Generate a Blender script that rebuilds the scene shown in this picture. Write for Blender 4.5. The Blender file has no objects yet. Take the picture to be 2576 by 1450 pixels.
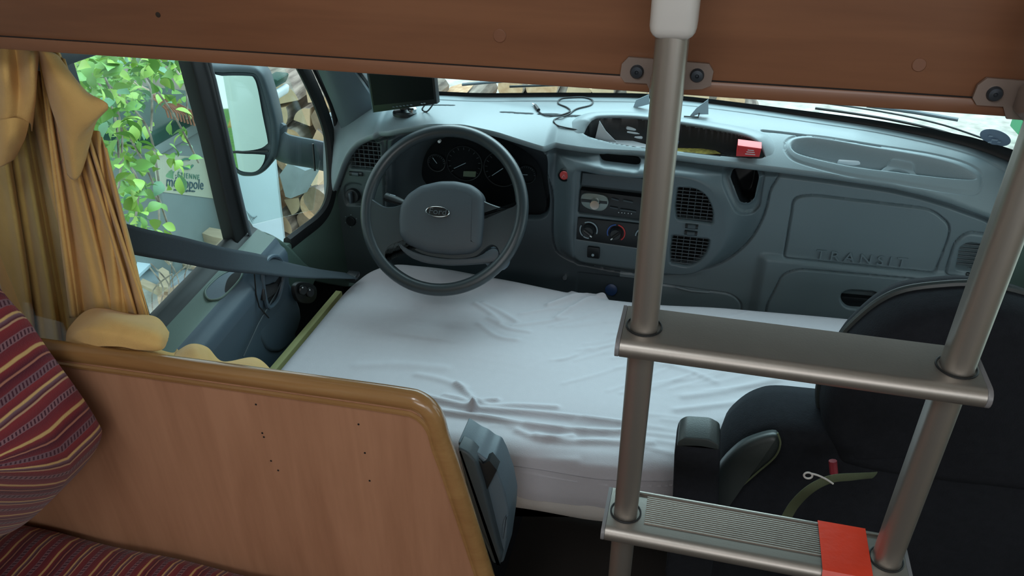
import bpy, bmesh, math, random
import numpy as np
from mathutils import Vector, Matrix, noise as mnoise

# ------------------------------------------------------------ camera, world, light, exposure
ZC = 1.65                      # the lens stands 1.65 m above the cab floor; coordinates below are relative to it
FPX, PITCH, YAW, ROLL = 1950.0, 31.57, -14.38, -0.52
S = bpy.context.scene
COL = S.collection
def _basis():
    p, y, r = map(math.radians, (PITCH, YAW, ROLL))
    f = np.array([math.sin(y)*math.cos(p), math.cos(y)*math.cos(p), -math.sin(p)])
    R = np.array([math.cos(y), -math.sin(y), 0.0]); U = np.cross(R, f)
    c, s = math.cos(r), math.sin(r)
    return c*R+s*U, -s*R+c*U, f
BR, BU, BF = _basis()
cam_d = bpy.data.cameras.new('camera'); cam = bpy.data.objects.new('camera', cam_d); COL.objects.link(cam)
cam_d.sensor_width = 36.0; cam_d.lens = FPX/2576*36.0; cam_d.clip_start = 0.02; cam_d.clip_end = 200
cam.matrix_world = Matrix(((BR[0], BU[0], -BF[0], 0), (BR[1], BU[1], -BF[1], 0), (BR[2], BU[2], -BF[2], ZC), (0, 0, 0, 1)))
S.camera = cam
S.view_settings.view_transform = 'Standard'; S.view_settings.look = 'None'
S.view_settings.gamma = 1; S.view_settings.use_curve_mapping = False
S.view_settings.exposure = 0.0
S.cycles.max_bounces = 10; S.cycles.diffuse_bounces = 5; S.cycles.transparent_max_bounces = 12
S.cycles.use_denoising = True; S.cycles.caustics_reflective = False; S.cycles.caustics_refractive = False
W = bpy.data.worlds.new('overcast_sky'); S.world = W; W.use_nodes = True
wn = W.node_tree; bg = wn.nodes['Background']; bg.inputs[1].default_value = 1.75
bg.inputs[0].default_value = (0.80, 0.95, 1.0, 1)
def area(name, loc, target, sx, sy, power, color):
    d = bpy.data.lights.new(name, 'AREA'); d.shape = 'RECTANGLE'; d.size = sx; d.size_y = sy; d.energy = power; d.color = color
    o = bpy.data.objects.new(name, d); COL.objects.link(o)
    o.location = (loc[0], loc[1], loc[2]+ZC)
    v = Vector(target)-Vector(loc); o.rotation_euler = v.to_track_quat('-Z', 'Y').to_euler()
    return o
# added area lamps: sky boost at the windscreen, two fills behind the lens
area('windscreen_boost_lamp', (-0.1, 3.3, 1.3), (-0.05, 1.4, -0.9), 3.0, 1.6, 150, (0.62, 0.92, 1.0))  # added lamp outside, strengthens the sky light entering the cab
area('living_room_fill_lamp', (0.5, -1.6, 0.35), (-0.4, 0.9, -0.6), 1.4, 0.9, 21.0, (0.95, 0.97, 1.0))  # added fill lamp in the unseen living room
area('ceiling_fill_lamp', (-0.3, -0.25, 0.62), (-0.35, 0.3, -1.0), 0.5, 0.5, 7.0, (0.95, 0.98, 1.0))  # added fill lamp, with an invented roof opening above it

# ------------------------------------------------------------ measuring helpers
def ray(x, y): return BF+(x-1288)/FPX*BR-(y-725)/FPX*BU
def on(p, ax, v):              # where the sight line through a photo pixel meets the plane ax = v
    d = ray(*p); k = 'xyz'.index(ax); return d*(v/d[k])
def ons(ps, ax, v): return [on(p, ax, v) for p in ps]
def smooth(pts, closed=True, n=6):
    P = [np.array(p, float) for p in pts]; N = len(P); out = []
    rng = range(N) if closed else range(N-1)
    for i in rng:
        if closed: a, b, c, d = P[i-1], P[i], P[(i+1) % N], P[(i+2) % N]
        else: a, b, c, d = P[max(i-1, 0)], P[i], P[i+1], P[min(i+2, N-1)]
        for k in range(n):
            t = k/n
            out.append(0.5*((2*b)+(c-a)*t+(2*a-5*b+4*c-d)*t*t+(3*b-a-3*c+d)*t**3))
    if not closed: out.append(P[-1])
    return out
def rounded(pts, r, n=5):      # polygon with rounded corners (any dimension)
    P = [np.array(p, float) for p in pts]; N = len(P); out = []
    for i in range(N):
        a, b, c = P[i-1], P[i], P[(i+1) % N]
        u = a-b; v = c-b; lu, lv = np.linalg.norm(u), np.linalg.norm(v)
        rr = r[i] if hasattr(r, '__len__') else r
        k = min(rr, lu*0.48, lv*0.48); p0 = b+u/lu*k; p1 = b+v/lv*k
        for j in range(n+1):
            t = j/n; out.append((1-t)**2*p0+2*t*(1-t)*b+t*t*p1)
    return out
def sdf(px, py, poly):
    poly = np.array([q[:2] for q in poly], float); d = np.full(px.shape, 1e9); ins = np.zeros(px.shape, bool)
    lo = poly.min(0)-0.12; hi = poly.max(0)+0.12
    m = (px > lo[0]) & (px < hi[0]) & (py > lo[1]) & (py < hi[1])
    x = px[m]; y = py[m]; dd = np.full(x.shape, 1e9); ii = np.zeros(x.shape, bool)
    for i in range(len(poly)):
        a = poly[i-1]; b = poly[i]; e = b-a; L = e@e
        if L < 1e-14: continue
        t = np.clip(((x-a[0])*e[0]+(y-a[1])*e[1])/L, 0, 1)
        dd = np.minimum(dd, np.hypot(x-a[0]-t*e[0], y-a[1]-t*e[1]))
        c = ((a[1] > y) != (b[1] > y))
        with np.errstate(divide='ignore', invalid='ignore'):
            xi = a[0]+(y-a[1])*e[0]/(e[1] if abs(e[1]) > 1e-12 else 1e-12)
        ii ^= c & (x < xi)
    d[m] = np.where(ii, -dd, dd); d[~m] = 0.12
    return d
def line_d(px, py, pts):
    d = np.full(px.shape, 1e9)
    for i in range(len(pts)-1):
        a = np.array(pts[i][:2]); b = np.array(pts[i+1][:2]); e = b-a; L = max(e@e, 1e-12)
        t = np.clip(((px-a[0])*e[0]+(py-a[1])*e[1])/L, 0, 1)
        d = np.minimum(d, np.hypot(px-a[0]-t*e[0], py-a[1]-t*e[1]))
    return d
def sst(a, b, x): t = np.clip((x-a)/(b-a), 0, 1); return t*t*(3-2*t)

# ------------------------------------------------------------ materials
def lin(c): return tuple(((v/255)/12.92 if v/255 <= 0.04045 else ((v/255+0.055)/1.055)**2.4) for v in c)
def mat(name, rgb, rough=0.6, metal=0.0, var=0.0, vscale=8.0, bump=0.0, bscale=200.0, spec=0.5, stretch=(1, 1, 1), rgb2=None, coat=0.0, sheen=0.0, raw=False):
    m = bpy.data.materials.new(name); m.use_nodes = True; nt = m.node_tree; b = nt.nodes['Principled BSDF']
    c = tuple(rgb) if raw else lin(rgb)
    b.inputs['Roughness'].default_value = rough; b.inputs['Metallic'].default_value = metal
    b.inputs['Specular IOR Level'].default_value = spec; b.inputs['Coat Weight'].default_value = coat
    b.inputs['Sheen Weight'].default_value = sheen
    tc = nt.nodes.new('ShaderNodeTexCoord'); mp = nt.nodes.new('ShaderNodeMapping'); mp.inputs['Scale'].default_value = stretch
    nt.links.new(tc.outputs['Object'], mp.inputs[0])
    nz = nt.nodes.new('ShaderNodeTexNoise'); nz.inputs['Scale'].default_value = vscale; nz.inputs['Detail'].default_value = 6
    nt.links.new(mp.outputs[0], nz.inputs['Vector'])
    rp = nt.nodes.new('ShaderNodeValToRGB'); rp.color_ramp.elements[0].position = 0.3; rp.color_ramp.elements[1].position = 0.7
    c2 = lin(rgb2) if rgb2 else tuple(v*(1+var) for v in c)
    rp.color_ramp.elements[0].color = tuple(v*(1-var) for v in c)+(1,); rp.color_ramp.elements[1].color = c2+(1,)
    nt.links.new(nz.outputs[0], rp.inputs[0]); nt.links.new(rp.outputs[0], b.inputs['Base Color'])
    if bump:
        n2 = nt.nodes.new('ShaderNodeTexNoise'); n2.inputs['Scale'].default_value = bscale; n2.inputs['Detail'].default_value = 3
        nt.links.new(mp.outputs[0], n2.inputs['Vector'])
        bp = nt.nodes.new('ShaderNodeBump'); bp.inputs['Strength'].default_value = bump; bp.inputs['Distance'].default_value = 0.002
        nt.links.new(n2.outputs[0], bp.inputs['Height']); nt.links.new(bp.outputs[0], b.inputs['Normal'])
    return m
def wood(name, a, b_, grain='x', rough=0.4, scale=1.0, coat=0.15):
    st = {'x': (1.6, 18, 18), 'z': (16, 16, 1.5), 'y': (18, 1.6, 18)}[grain]
    m = mat(name, a, rough=rough, var=0.05, coat=coat); nt = m.node_tree; b = nt.nodes['Principled BSDF']
    tc = nt.nodes.new('ShaderNodeTexCoord'); mp = nt.nodes.new('ShaderNodeMapping'); mp.inputs['Scale'].default_value = [v*scale for v in st]
    nt.links.new(tc.outputs['Object'], mp.inputs[0])
    n1 = nt.nodes.new('ShaderNodeTexNoise'); n1.inputs['Scale'].default_value = 1.2; n1.inputs['Detail'].default_value = 8; n1.inputs['Distortion'].default_value = 0.6
    nt.links.new(mp.outputs[0], n1.inputs['Vector'])
    mp2 = nt.nodes.new('ShaderNodeMapping'); mp2.inputs['Scale'].default_value = [v*scale*9 for v in st]
    nt.links.new(tc.outputs['Object'], mp2.inputs[0])
    n2 = nt.nodes.new('ShaderNodeTexNoise'); n2.inputs['Scale'].default_value = 1.0; n2.inputs['Detail'].default_value = 4
    nt.links.new(mp2.outputs[0], n2.inputs['Vector'])
    mx = nt.nodes.new('ShaderNodeMath'); mx.operation = 'MULTIPLY_ADD'; mx.inputs[1].default_value = 0.25
    nt.links.new(n2.outputs[0], mx.inputs[0]); nt.links.new(n1.outputs[0], mx.inputs[2])
    rp = nt.nodes.new('ShaderNodeValToRGB'); e = rp.color_ramp.elements
    e[0].position = 0.42; e[0].color = lin(b_)+(1,); e[1].position = 0.8; e[1].color = lin(a)+(1,)
    nt.links.new(mx.outputs[0], rp.inputs[0]); nt.links.new(rp.outputs[0], b.inputs['Base Color'])
    return m
def glass_mat(name, tint=(0.93, 0.98, 0.97), refl=1.0):
    m = bpy.data.materials.new(name); m.use_nodes = True; nt = m.node_tree; nt.nodes.clear()
    o = nt.nodes.new('ShaderNodeOutputMaterial'); t = nt.nodes.new('ShaderNodeBsdfTransparent'); t.inputs[0].default_value = tint+(1,)
    g = nt.nodes.new('ShaderNodeBsdfGlossy'); g.inputs['Roughness'].default_value = 0.02
    f = nt.nodes.new('ShaderNodeLayerWeight'); pw = nt.nodes.new('ShaderNodeMath'); pw.operation = 'POWER'; pw.inputs[1].default_value = 5
    nt.links.new(f.outputs['Facing'], pw.inputs[0])
    mm = nt.nodes.new('ShaderNodeMath'); mm.operation = 'MULTIPLY_ADD'; mm.inputs[1].default_value = 0.9*refl; mm.inputs[2].default_value = 0.03*refl
    nt.links.new(pw.outputs[0], mm.inputs[0])
    x = nt.nodes.new('ShaderNodeMixShader'); nt.links.new(mm.outputs[0], x.inputs[0]); nt.links.new(t.outputs[0], x.inputs[1]); nt.links.new(g.outputs[0], x.inputs[2])
    nt.links.new(x.outputs[0], o.inputs[0]); return m
M = {}
M['dash'] = mat('dash_plastic', (114, 127, 133), 0.36, var=0.03, vscale=5, bump=0.12, bscale=900)
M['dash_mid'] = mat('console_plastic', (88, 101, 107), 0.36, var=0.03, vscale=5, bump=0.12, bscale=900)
M['dash_pod'] = mat('switch_panel_shaded', (68, 80, 82), 0.42, var=0.03, vscale=5, bump=0.12, bscale=900)  # darker dash plastic: shade by the left pillar put into the colour
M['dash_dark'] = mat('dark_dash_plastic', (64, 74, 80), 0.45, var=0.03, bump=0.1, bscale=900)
M['pad'] = mat('dash_pad_plastic', (120, 134, 139), 0.42, var=0.03, bump=0.15, bscale=900)
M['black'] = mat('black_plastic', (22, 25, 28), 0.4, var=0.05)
M['void'] = mat('dark_recess', (10, 12, 14), 0.8)
M['rubber'] = mat('black_rubber', (16, 18, 20), 0.55)
M['wheel'] = mat('wheel_plastic', (52, 60, 64), 0.3, bump=0.1, bscale=1200, var=0.02)
M['wheel_pad'] = mat('wheel_pad_plastic', (62, 70, 77), 0.5, bump=0.2, bscale=1500, var=0.02)
M['door'] = mat('door_plastic_green', (78, 98, 90), 0.5, var=0.03, bump=0.1, bscale=900)
M['doorblue'] = mat('door_plastic_blue', (64, 80, 92), 0.5, var=0.03, bump=0.1, bscale=900)
M['pillar'] = mat('pillar_trim', (88, 102, 110), 0.45, var=0.03, bump=0.1, bscale=700)
M['alu'] = mat('brushed_aluminium', (164, 157, 150), 0.42, metal=0.85, var=0.03, vscale=30, stretch=(1, 1, .1), bump=0.05, bscale=400)
M['chrome'] = mat('chrome', (215, 220, 222), 0.12, metal=1)
M['whiteplastic'] = mat('white_plastic', (196, 192, 188), 0.35)
M['greyclear'] = mat('grey_clear_plastic', (128, 112, 104), 0.3, spec=0.6)
M['board'] = wood('pear_wood_board', (134, 90, 64), (116, 76, 54), 'x')
M['panel'] = wood('pear_wood_panel', (184, 136, 106), (163, 117, 89), 'z')
M['edge'] = wood('varnished_edge_wood', (164, 124, 78), (140, 100, 60), 'x', rough=0.25, coat=0.5)
M['sheet'] = mat('white_sheet_cotton', (174, 170, 175), 0.9, var=0.012, vscale=60, bump=0.25, bscale=900, spec=0.1)
M['mattress'] = mat('mattress_cover', (178, 172, 168), 0.9, var=0.02, bump=0.2, bscale=500, spec=0.1)
M['curtain'] = mat('mustard_curtain_cloth', (212, 172, 108), 0.9, var=0.04, vscale=40, bump=0.35, bscale=700, spec=0.1, sheen=0.2)
M['seat'] = mat('charcoal_seat_fabric', (35, 37, 42), 0.95, var=0.10, vscale=90, bump=0.35, bscale=400, spec=0.15)
M['seatvinyl'] = mat('dark_seat_vinyl', (48, 54, 54), 0.42, var=0.03, bump=0.1, bscale=500)
M['seatcover'] = mat('seat_side_plastic', (84, 98, 108), 0.45, bump=0.1, bscale=600, var=0.03)
M['mirrorplastic'] = mat('mirror_plastic', (56, 68, 76), 0.5, bump=0.15, bscale=500, var=0.03)
M['framegreen'] = mat('door_frame_pale', (128, 146, 124), 0.5)
M['belt'] = mat('seat_belt_webbing', (40, 50, 58), 0.75, var=0.05, vscale=300, bump=0.4, bscale=1500)
M['red'] = mat('red_card', (206, 48, 52), 0.4, var=0.05)
M['redtape'] = mat('red_adhesive_tape', (214, 58, 30), 0.35, var=0.05, vscale=20, bump=0.3, bscale=60)
M['paper'] = mat('white_paper', (214, 224, 230), 0.8, var=0.04)
M['greycard'] = mat('grey_card', (150, 168, 178), 0.6)
M['batten'] = mat('olive_board', (150, 150, 100), 0.7, var=0.06)
M['olive'] = mat('olive_webbing', (84, 92, 68), 0.8, bump=0.3, bscale=900)
M['led'] = mat('lcd_grey_green', (92, 104, 84), 0.3)
M['white'] = mat('white_print', (214, 220, 224), 0.5)
M['blueprint'] = mat('blue_print', (60, 96, 170), 0.5)
M['redprint'] = mat('red_print', (200, 60, 60), 0.5)
M['hazard'] = mat('hazard_red_plastic', (186, 66, 66), 0.35)
M['glass'] = glass_mat('window_glass')
M['mirror'] = mat('mirror_glass', (205, 222, 216), 0.02, metal=1.0)
M['screen'] = mat('black_screen', (8, 10, 12), 0.3, spec=0.15)
M['cable'] = mat('grey_cable', (40, 46, 50), 0.5)
M['headliner'] = mat('grey_headliner', (110, 116, 116), 0.9, bump=0.2)
M['wall'] = mat('living_wall_laminate', (196, 186, 170), 0.6, var=0.02)
M['floor'] = mat('dark_floor_vinyl', (52, 46, 42), 0.7, var=0.1)
M['body'] = mat('white_van_paint', (226, 228, 224), 0.3, coat=0.4)

# ------------------------------------------------------------ object helpers
def prop(o, label=None, cat=None, group=None, kind=None):
    if label: o['label'] = label
    if cat: o['category'] = cat
    if group: o['group'] = group
    if kind: o['kind'] = kind
    return o
def thing(name, label, cat, base=(0, 0, 0), group=None):
    o = bpy.data.objects.new(name, None); COL.objects.link(o); o.location = base; o.empty_display_size = 0.05
    return prop(o, label, cat, group)
def wloc(o):
    v = Vector((0, 0, 0))
    while o is not None: v += o.location; o = o.parent
    return v
def link(name, me, material, parent=None, flat=False):
    o = bpy.data.objects.new(name, me); COL.objects.link(o)
    me.materials.append(material)
    if parent is not None:
        o.parent = parent; o.location = -wloc(parent)
    me.polygons.foreach_set('use_smooth', [not flat]*len(me.polygons))
    return o
def auto_smooth(me, deg=35):
    try: me.set_sharp_from_angle(angle=math.radians(deg))
    except Exception: pass
def recentre(o):               # put a mesh thing's origin at its own base
    me = o.data; n = len(me.vertices); co = np.empty(n*3); me.vertices.foreach_get('co', co); co = co.reshape(-1, 3)
    c = np.array([(co[:, 0].min()+co[:, 0].max())/2, (co[:, 1].min()+co[:, 1].max())/2, co[:, 2].min()])
    me.vertices.foreach_set('co', (co-c).ravel()); o.location = Vector(c)+o.location; me.update(); return o
def mk(name, V, Fc, material, parent=None, flat=False, sharp=35):
    me = bpy.data.meshes.new(name); me.from_pydata([tuple(v) for v in V], [], [tuple(f) for f in Fc]); me.update()
    bm = bmesh.new(); bm.from_mesh(me); bmesh.ops.recalc_face_normals(bm, faces=bm.faces); bm.to_mesh(me); bm.free()
    o = link(name, me, material, parent, flat)
    if not flat: auto_smooth(me, sharp)
    return o
class B:                       # collects shapes for one mesh
    def __init__(s): s.V = []; s.F = []
    def add(s, V, Fc):
        n = len(s.V); s.V += [tuple(v) for v in V]; s.F += [tuple(i+n for i in f) for f in Fc]; return s
    def out(s, name, m, parent=None, flat=False, sharp=35): return mk(name, s.V, s.F, m, parent, flat, sharp)
def g_box(c, size, rot=None, bev=0.0, seg=2):
    bm = bmesh.new(); bmesh.ops.create_cube(bm, size=1)
    for v in bm.verts: v.co = Vector((v.co.x*size[0], v.co.y*size[1], v.co.z*size[2]))
    if bev: bmesh.ops.bevel(bm, geom=bm.edges[:], offset=bev, segments=seg, profile=0.5, affect='EDGES')
    R = rot if rot is not None else Matrix.Identity(3)
    V = [R @ v.co+Vector(c) for v in bm.verts]; bm.verts.index_update(); Fc = [[v.index for v in f.verts] for f in bm.faces]; bm.free()
    return V, Fc
def g_tube(pts, r, seg=10, closed=False, flat=1.0, up=None):
    P = [Vector(p) for p in pts]; N = len(P); V = []; Fc = []; nrm = None
    for i in range(N):
        a = P[i-1] if (i > 0 or closed) else P[i]; b = P[(i+1) % N] if (i < N-1 or closed) else P[i]
        t = (b-a).normalized()
        if nrm is None or up is not None:
            u0 = Vector(up) if up is not None else (Vector((0, 0, 1)) if abs(t.z) < 0.9 else Vector((1, 0, 0)))
            nrm = (u0-t*u0.dot(t)).normalized()
        else: nrm = (nrm-t*nrm.dot(t)).normalized()
        bn = t.cross(nrm); rr = r[i] if hasattr(r, '__len__') else r
        for k in range(seg):
            A = 2*math.pi*k/seg; V.append(P[i]+nrm*math.cos(A)*rr*flat+bn*math.sin(A)*rr)
    for i in range(N if closed else N-1):
        j = (i+1) % N
        for k in range(seg): Fc.append((i*seg+k, i*seg+(k+1) % seg, j*seg+(k+1) % seg, j*seg+k))
    if not closed: Fc.append(list(range(seg))[::-1]); Fc.append([(N-1)*seg+k for k in range(seg)])
    return V, Fc
def g_prism(outline, vec, bev=0.0, seg=2, both=False):
    n = len(outline); v = Vector(vec); bm = bmesh.new()
    A = [bm.verts.new(Vector(p)) for p in outline]; Bv = [bm.verts.new(Vector(p)+v) for p in outline]
    f0 = bm.faces.new(A); f1 = bm.faces.new(Bv[::-1])
    for i in range(n): bm.faces.new((A[i], A[(i+1) % n], Bv[(i+1) % n], Bv[i]))
    bmesh.ops.recalc_face_normals(bm, faces=bm.faces)
    if bev:
        eds = set(f0.edges) | (set(f1.edges) if both else set())
        bmesh.ops.bevel(bm, geom=list(eds), offset=bev, segments=seg, profile=0.5, affect='EDGES')
    bm.verts.index_update(); V = [x.co.copy() for x in bm.verts]; Fc = [[q.index for q in f.verts] for f in bm.faces]; bm.free()
    return V, Fc
def g_pillow(outline, nrm, prof):  # planar outline raised in rings: prof = [(inset, height), ...]
    P = [Vector(p) for p in outline]; n = len(P); N = Vector(nrm).normalized(); V = []; Fc = []
    c = sum(P, Vector())/n; area2 = sum(((P[i]-c).cross(P[(i+1) % n]-c)).dot(N) for i in range(n)); sg = 1 if area2 > 0 else -1
    inn = []
    for i in range(n):
        t = (P[(i+1) % n]-P[i-1]).normalized(); inn.append(N.cross(t).normalized()*sg)
    for (ins, h) in prof:
        for i in range(n): V.append(P[i]+inn[i]*ins+N*h)
    for k in range(len(prof)-1):
        for i in range(n): Fc.append((k*n+i, k*n+(i+1) % n, (k+1)*n+(i+1) % n, (k+1)*n+i))
    Fc.append([(len(prof)-1)*n+i for i in range(n)])
    Fc.append(list(range(n))[::-1])
    return V, Fc
def g_lathe(prof, c, axis=(0, 0, 1), seg=24):   # prof [(r, h)]
    ax = Vector(axis).normalized(); q = Vector((0, 0, 1)).rotation_difference(ax).to_matrix(); V = []; Fc = []
    for (r, h) in prof:
        for k in range(seg):
            A = 2*math.pi*k/seg; V.append(q @ Vector((r*math.cos(A), r*math.sin(A), h))+Vector(c))
    for i in range(len(prof)-1):
        for k in range(seg): Fc.append((i*seg+k, i*seg+(k+1) % seg, (i+1)*seg+(k+1) % seg, (i+1)*seg+k))
    Fc.append(list(range(seg))[::-1]); Fc.append([(len(prof)-1)*seg+k for k in range(seg)])
    return V, Fc
def grid_mesh(name, Pn, material, parent=None, mask=None, uv=None, close=False):   # Pn: (nu, nv, 3)
    nu, nv = Pn.shape[:2]; idx = np.arange(nu*nv).reshape(nu, nv)
    Q = np.stack([idx[:-1, :-1], idx[1:, :-1], idx[1:, 1:], idx[:-1, 1:]], -1).reshape(-1, 4)
    if mask is not None: Q = Q[mask.reshape(-1)]
    used, inv = np.unique(Q, return_inverse=True); Q = inv.reshape(-1, 4); V = Pn.reshape(-1, 3)[used]
    me = bpy.data.meshes.new(name); me.vertices.add(len(V)); me.vertices.foreach_set('co', V.ravel().astype(np.float32))
    me.loops.add(len(Q)*4); me.loops.foreach_set('vertex_index', Q.ravel().astype(np.int32))
    me.polygons.add(len(Q)); me.polygons.foreach_set('loop_start', np.arange(0, len(Q)*4, 4).astype(np.int32))
    if uv is not None:
        ul = me.uv_layers.new(name='UVMap'); ul.data.foreach_set('uv', uv.reshape(-1, 2)[used][Q.ravel()].ravel().astype(np.float32))
    me.update(calc_edges=True); me.validate()
    return link(name, me, material, parent)
def fbm(x, y, z=0.0, s=1.0, o=3):
    return mnoise.fractal(Vector((x*s, y*s, z*s)), 1.0, 2.0, o)
def text_mesh(name, body, size, M4, material, parent=None, ext=0.0005, sx=1.0, sp=1.0, align='CENTER'):
    cu = bpy.data.curves.new(name, 'FONT'); cu.body = body; cu.size = size; cu.extrude = ext; cu.align_x = align; cu.align_y = 'CENTER'
    cu.space_character = sp; cu.resolution_u = 3
    o = bpy.data.objects.new(name, cu); COL.objects.link(o)
    dg = bpy.context.evaluated_depsgraph_get(); me = bpy.data.meshes.new_from_object(o.evaluated_get(dg)); me.name = name
    bpy.data.objects.remove(o); bpy.data.curves.remove(cu)
    me.transform(M4 @ Matrix.Diagonal((sx, 1, 1, 1)))
    return link(name, me, material, parent, True)
def frame_m(o, ex, ey):        # 4x4 with axes ex, ey
    ex = Vector(ex).normalized(); ez = ex.cross(Vector(ey)).normalized(); ey = ez.cross(ex)
    m = Matrix((ex, ey, ez)).transposed().to_4x4(); m.translation = Vector(o); return m
# ------------------------------------------------------------ the dashboard surfaces
XZ = lambda ps, Y: [(q[0], q[2]) for q in ons(ps, 'y', Y)]
con_out = smooth(XZ([(1388, 372), (1650, 392), (1944, 424), (1938, 500), (1918, 570), (1880, 630), (1822, 676), (1760, 697), (1640, 712), (1500, 692), (1420, 668), (1386, 630), (1384, 520)], 1.73))
con_in = smooth(XZ([(1450, 432), (1560, 440), (1700, 448), (1765, 466), (1806, 510), (1823, 570), (1810, 630), (1772, 674), (1720, 694), (1600, 682), (1500, 668), (1450, 655), (1436, 600), (1440, 500)], 1.71))
LIPX = [(-0.99, -0.93), (-0.96, -0.90), (-0.92, -0.822), (-0.89, -0.757), (-0.856, -0.717), (-0.82, -0.697), (-0.786, -0.681), (-0.71, -0.658), (-0.635, -0.642), (-0.553, -0.637), (-0.47, -0.649), (-0.394, -0.668), (-0.334, -0.682),
        (-0.23, -0.685), (-0.124, -0.684), (0.02, -0.689), (0.166, -0.695), (0.30, -0.701), (0.432, -0.710), (0.50, -0.721), (0.56, -0.735), (0.648, -0.764), (0.723, -0.814), (0.80, -0.90), (0.86, -1.0)]
LIPX = np.array(LIPX)
def zlip(x):
    k = np.array([-0.012, -0.006, 0, 0.006, 0.012]); return sum(np.interp(x+a, LIPX[:, 0], LIPX[:, 1]) for a in k)/5
def F0(x, z, detail=False):
    x = np.asarray(x, float); z = np.asarray(z, float)
    y = 1.768+0*x
    do = sdf(x, z, con_out); di = sdf(x, z, con_in)
    t = np.clip(-do/np.maximum(di-do, 1e-4), 0, 1); t = np.where(di < 0, 1, t)
    y = y-0.052*(t*t*(3-2*t))*0.8-0.052*0.2*t
    y = y-0.045*sst(-0.83, -0.74, x)*(1-sst(-0.36, -0.335, x))*sst(-0.86, -0.66, z)   # instrument hood juts out
    y = y-0.02*(1-sst(-0.80, -0.78, x))                                                   # driver's side vent pod
    y = y-0.014*sst(-0.925, -0.945, z)*sst(0.17, 0.2, x)                                  # ledge under the glovebox lid
    y = y+0.03*sst(0.55, 0.8, x)
    y = y-0.03*sst(-0.90, -1.0, z)*(1-sst(-0.36, -0.32, x))*0
    return y
def hitF(p, y0=1.74):
    d = ray(*p); Y = y0
    for _ in range(12):
        q = d*(Y/d[1]); Y = 0.5*Y+0.5*float(F0(np.array([q[0]]), np.array([q[2]]))[0])
    return d*(Y/d[1])
def Fz(ps): return [(q[0], q[2]) for q in (hitF(p) for p in ps)]
# outlines measured on the fascia
O = {}
O['lid'] = rounded(Fz([(1996, 496), (2040, 490), (2345, 526), (2390, 566), (2385, 600), (2352, 688), (1972, 650), (1990, 540)]), [.02, .02, .035, .03, .02, .01, .008, .02])
O['drawer'] = rounded(Fz([(1928, 770), (1968, 690), (2010, 678), (2330, 706), (2400, 735), (2424, 792), (2424, 850), (1920, 850)]), [.01, .03, .02, .05, .03, .01, .01, .01])
O['handle'] = rounded(Fz([(2112, 740), (2135, 728), (2205, 733), (2226, 752), (2218, 775), (2190, 783), (2130, 780), (2112, 762)]), .02)
O['pocket_o'] = rounded(Fz([(1820, 430), (1830, 420), (1918, 428), (1922, 445), (1910, 520), (1892, 538), (1858, 538), (1846, 520), (1818, 458)]), .012)
O['pocket_i'] = rounded(Fz([(1836, 444), (1846, 430), (1905, 434), (1910, 446), (1898, 500), (1886, 512), (1862, 510), (1852, 486)]), .008)
O['clock'] = rounded(Fz([(1508, 388), (1514, 381), (1606, 392), (1614, 402), (1610, 424), (1598, 428), (1518, 416), (1510, 408)]), .006)
O['radio'] = rounded(Fz([(1459, 432), (1630, 448), (1622, 562), (1452, 540)]), .006)
O['climate'] = rounded(Fz([(1452, 546), (1640, 566), (1632, 632), (1448, 606)]), .008)
O['vent1'] = rounded(Fz([(1702, 472), (1742, 472), (1776, 488), (1796, 528), (1794, 566), (1700, 554), (1696, 520)]), [.004, .02, .03, .02, .008, .008, .01])
O['vent2'] = rounded(Fz([(1690, 592), (1786, 602), (1782, 634), (1758, 662), (1730, 674), (1684, 664), (1684, 630)]), [.006, .006, .02, .025, .015, .006, .006])
O['vent3'] = rounded(Fz([(2412, 622), (2434, 608), (2490, 616), (2530, 660), (2520, 690), (2402, 678)]), [.008, .01, .02, .02, .01, .008])
O['vent3o'] = rounded(Fz([(2398, 612), (2430, 582), (2510, 592), (2570, 640), (2560, 718), (2378, 692)]), [.02, .02, .03, .03, .02, .01])
O['vent0'] = rounded(Fz([(876, 404), (900, 372), (936, 358), (956, 360), (958, 420), (948, 432), (880, 424)]), [.02, .03, .02, .008, .01, .01, .012])
O['cluster_o'] = smooth(Fz([(984, 352), (1030, 330), (1110, 312), (1200, 318), (1290, 344), (1372, 388), (1380, 450), (1378, 545), (1300, 556), (1180, 580), (1000, 560), (982, 470)]))
O['cluster_i'] = smooth(Fz([(1068, 400), (1110, 350), (1180, 338), (1270, 360), (1345, 402), (1364, 450), (1362, 530), (1300, 540), (1180, 520), (1090, 470), (1062, 440)]))
O['switch'] = rounded(Fz([(862, 468), (880, 458), (912, 462), (916, 520), (870, 520), (864, 500)]), .012)
O['lowbox'] = rounded(Fz([(1452, 684), (1580, 698), (1640, 706), (1640, 790), (1440, 790)]), .006)
O['ash'] = rounded(Fz([(1650, 714), (1840, 740), (1868, 765), (1860, 800), (1640, 790)]), [.01, .03, .03, .01, .01])
seam1 = Fz([(974, 330), (968, 420), (966, 520), (975, 600)])
seam2 = Fz([(1394, 368), (1384, 460), (1380, 560), (1388, 640)])

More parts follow.
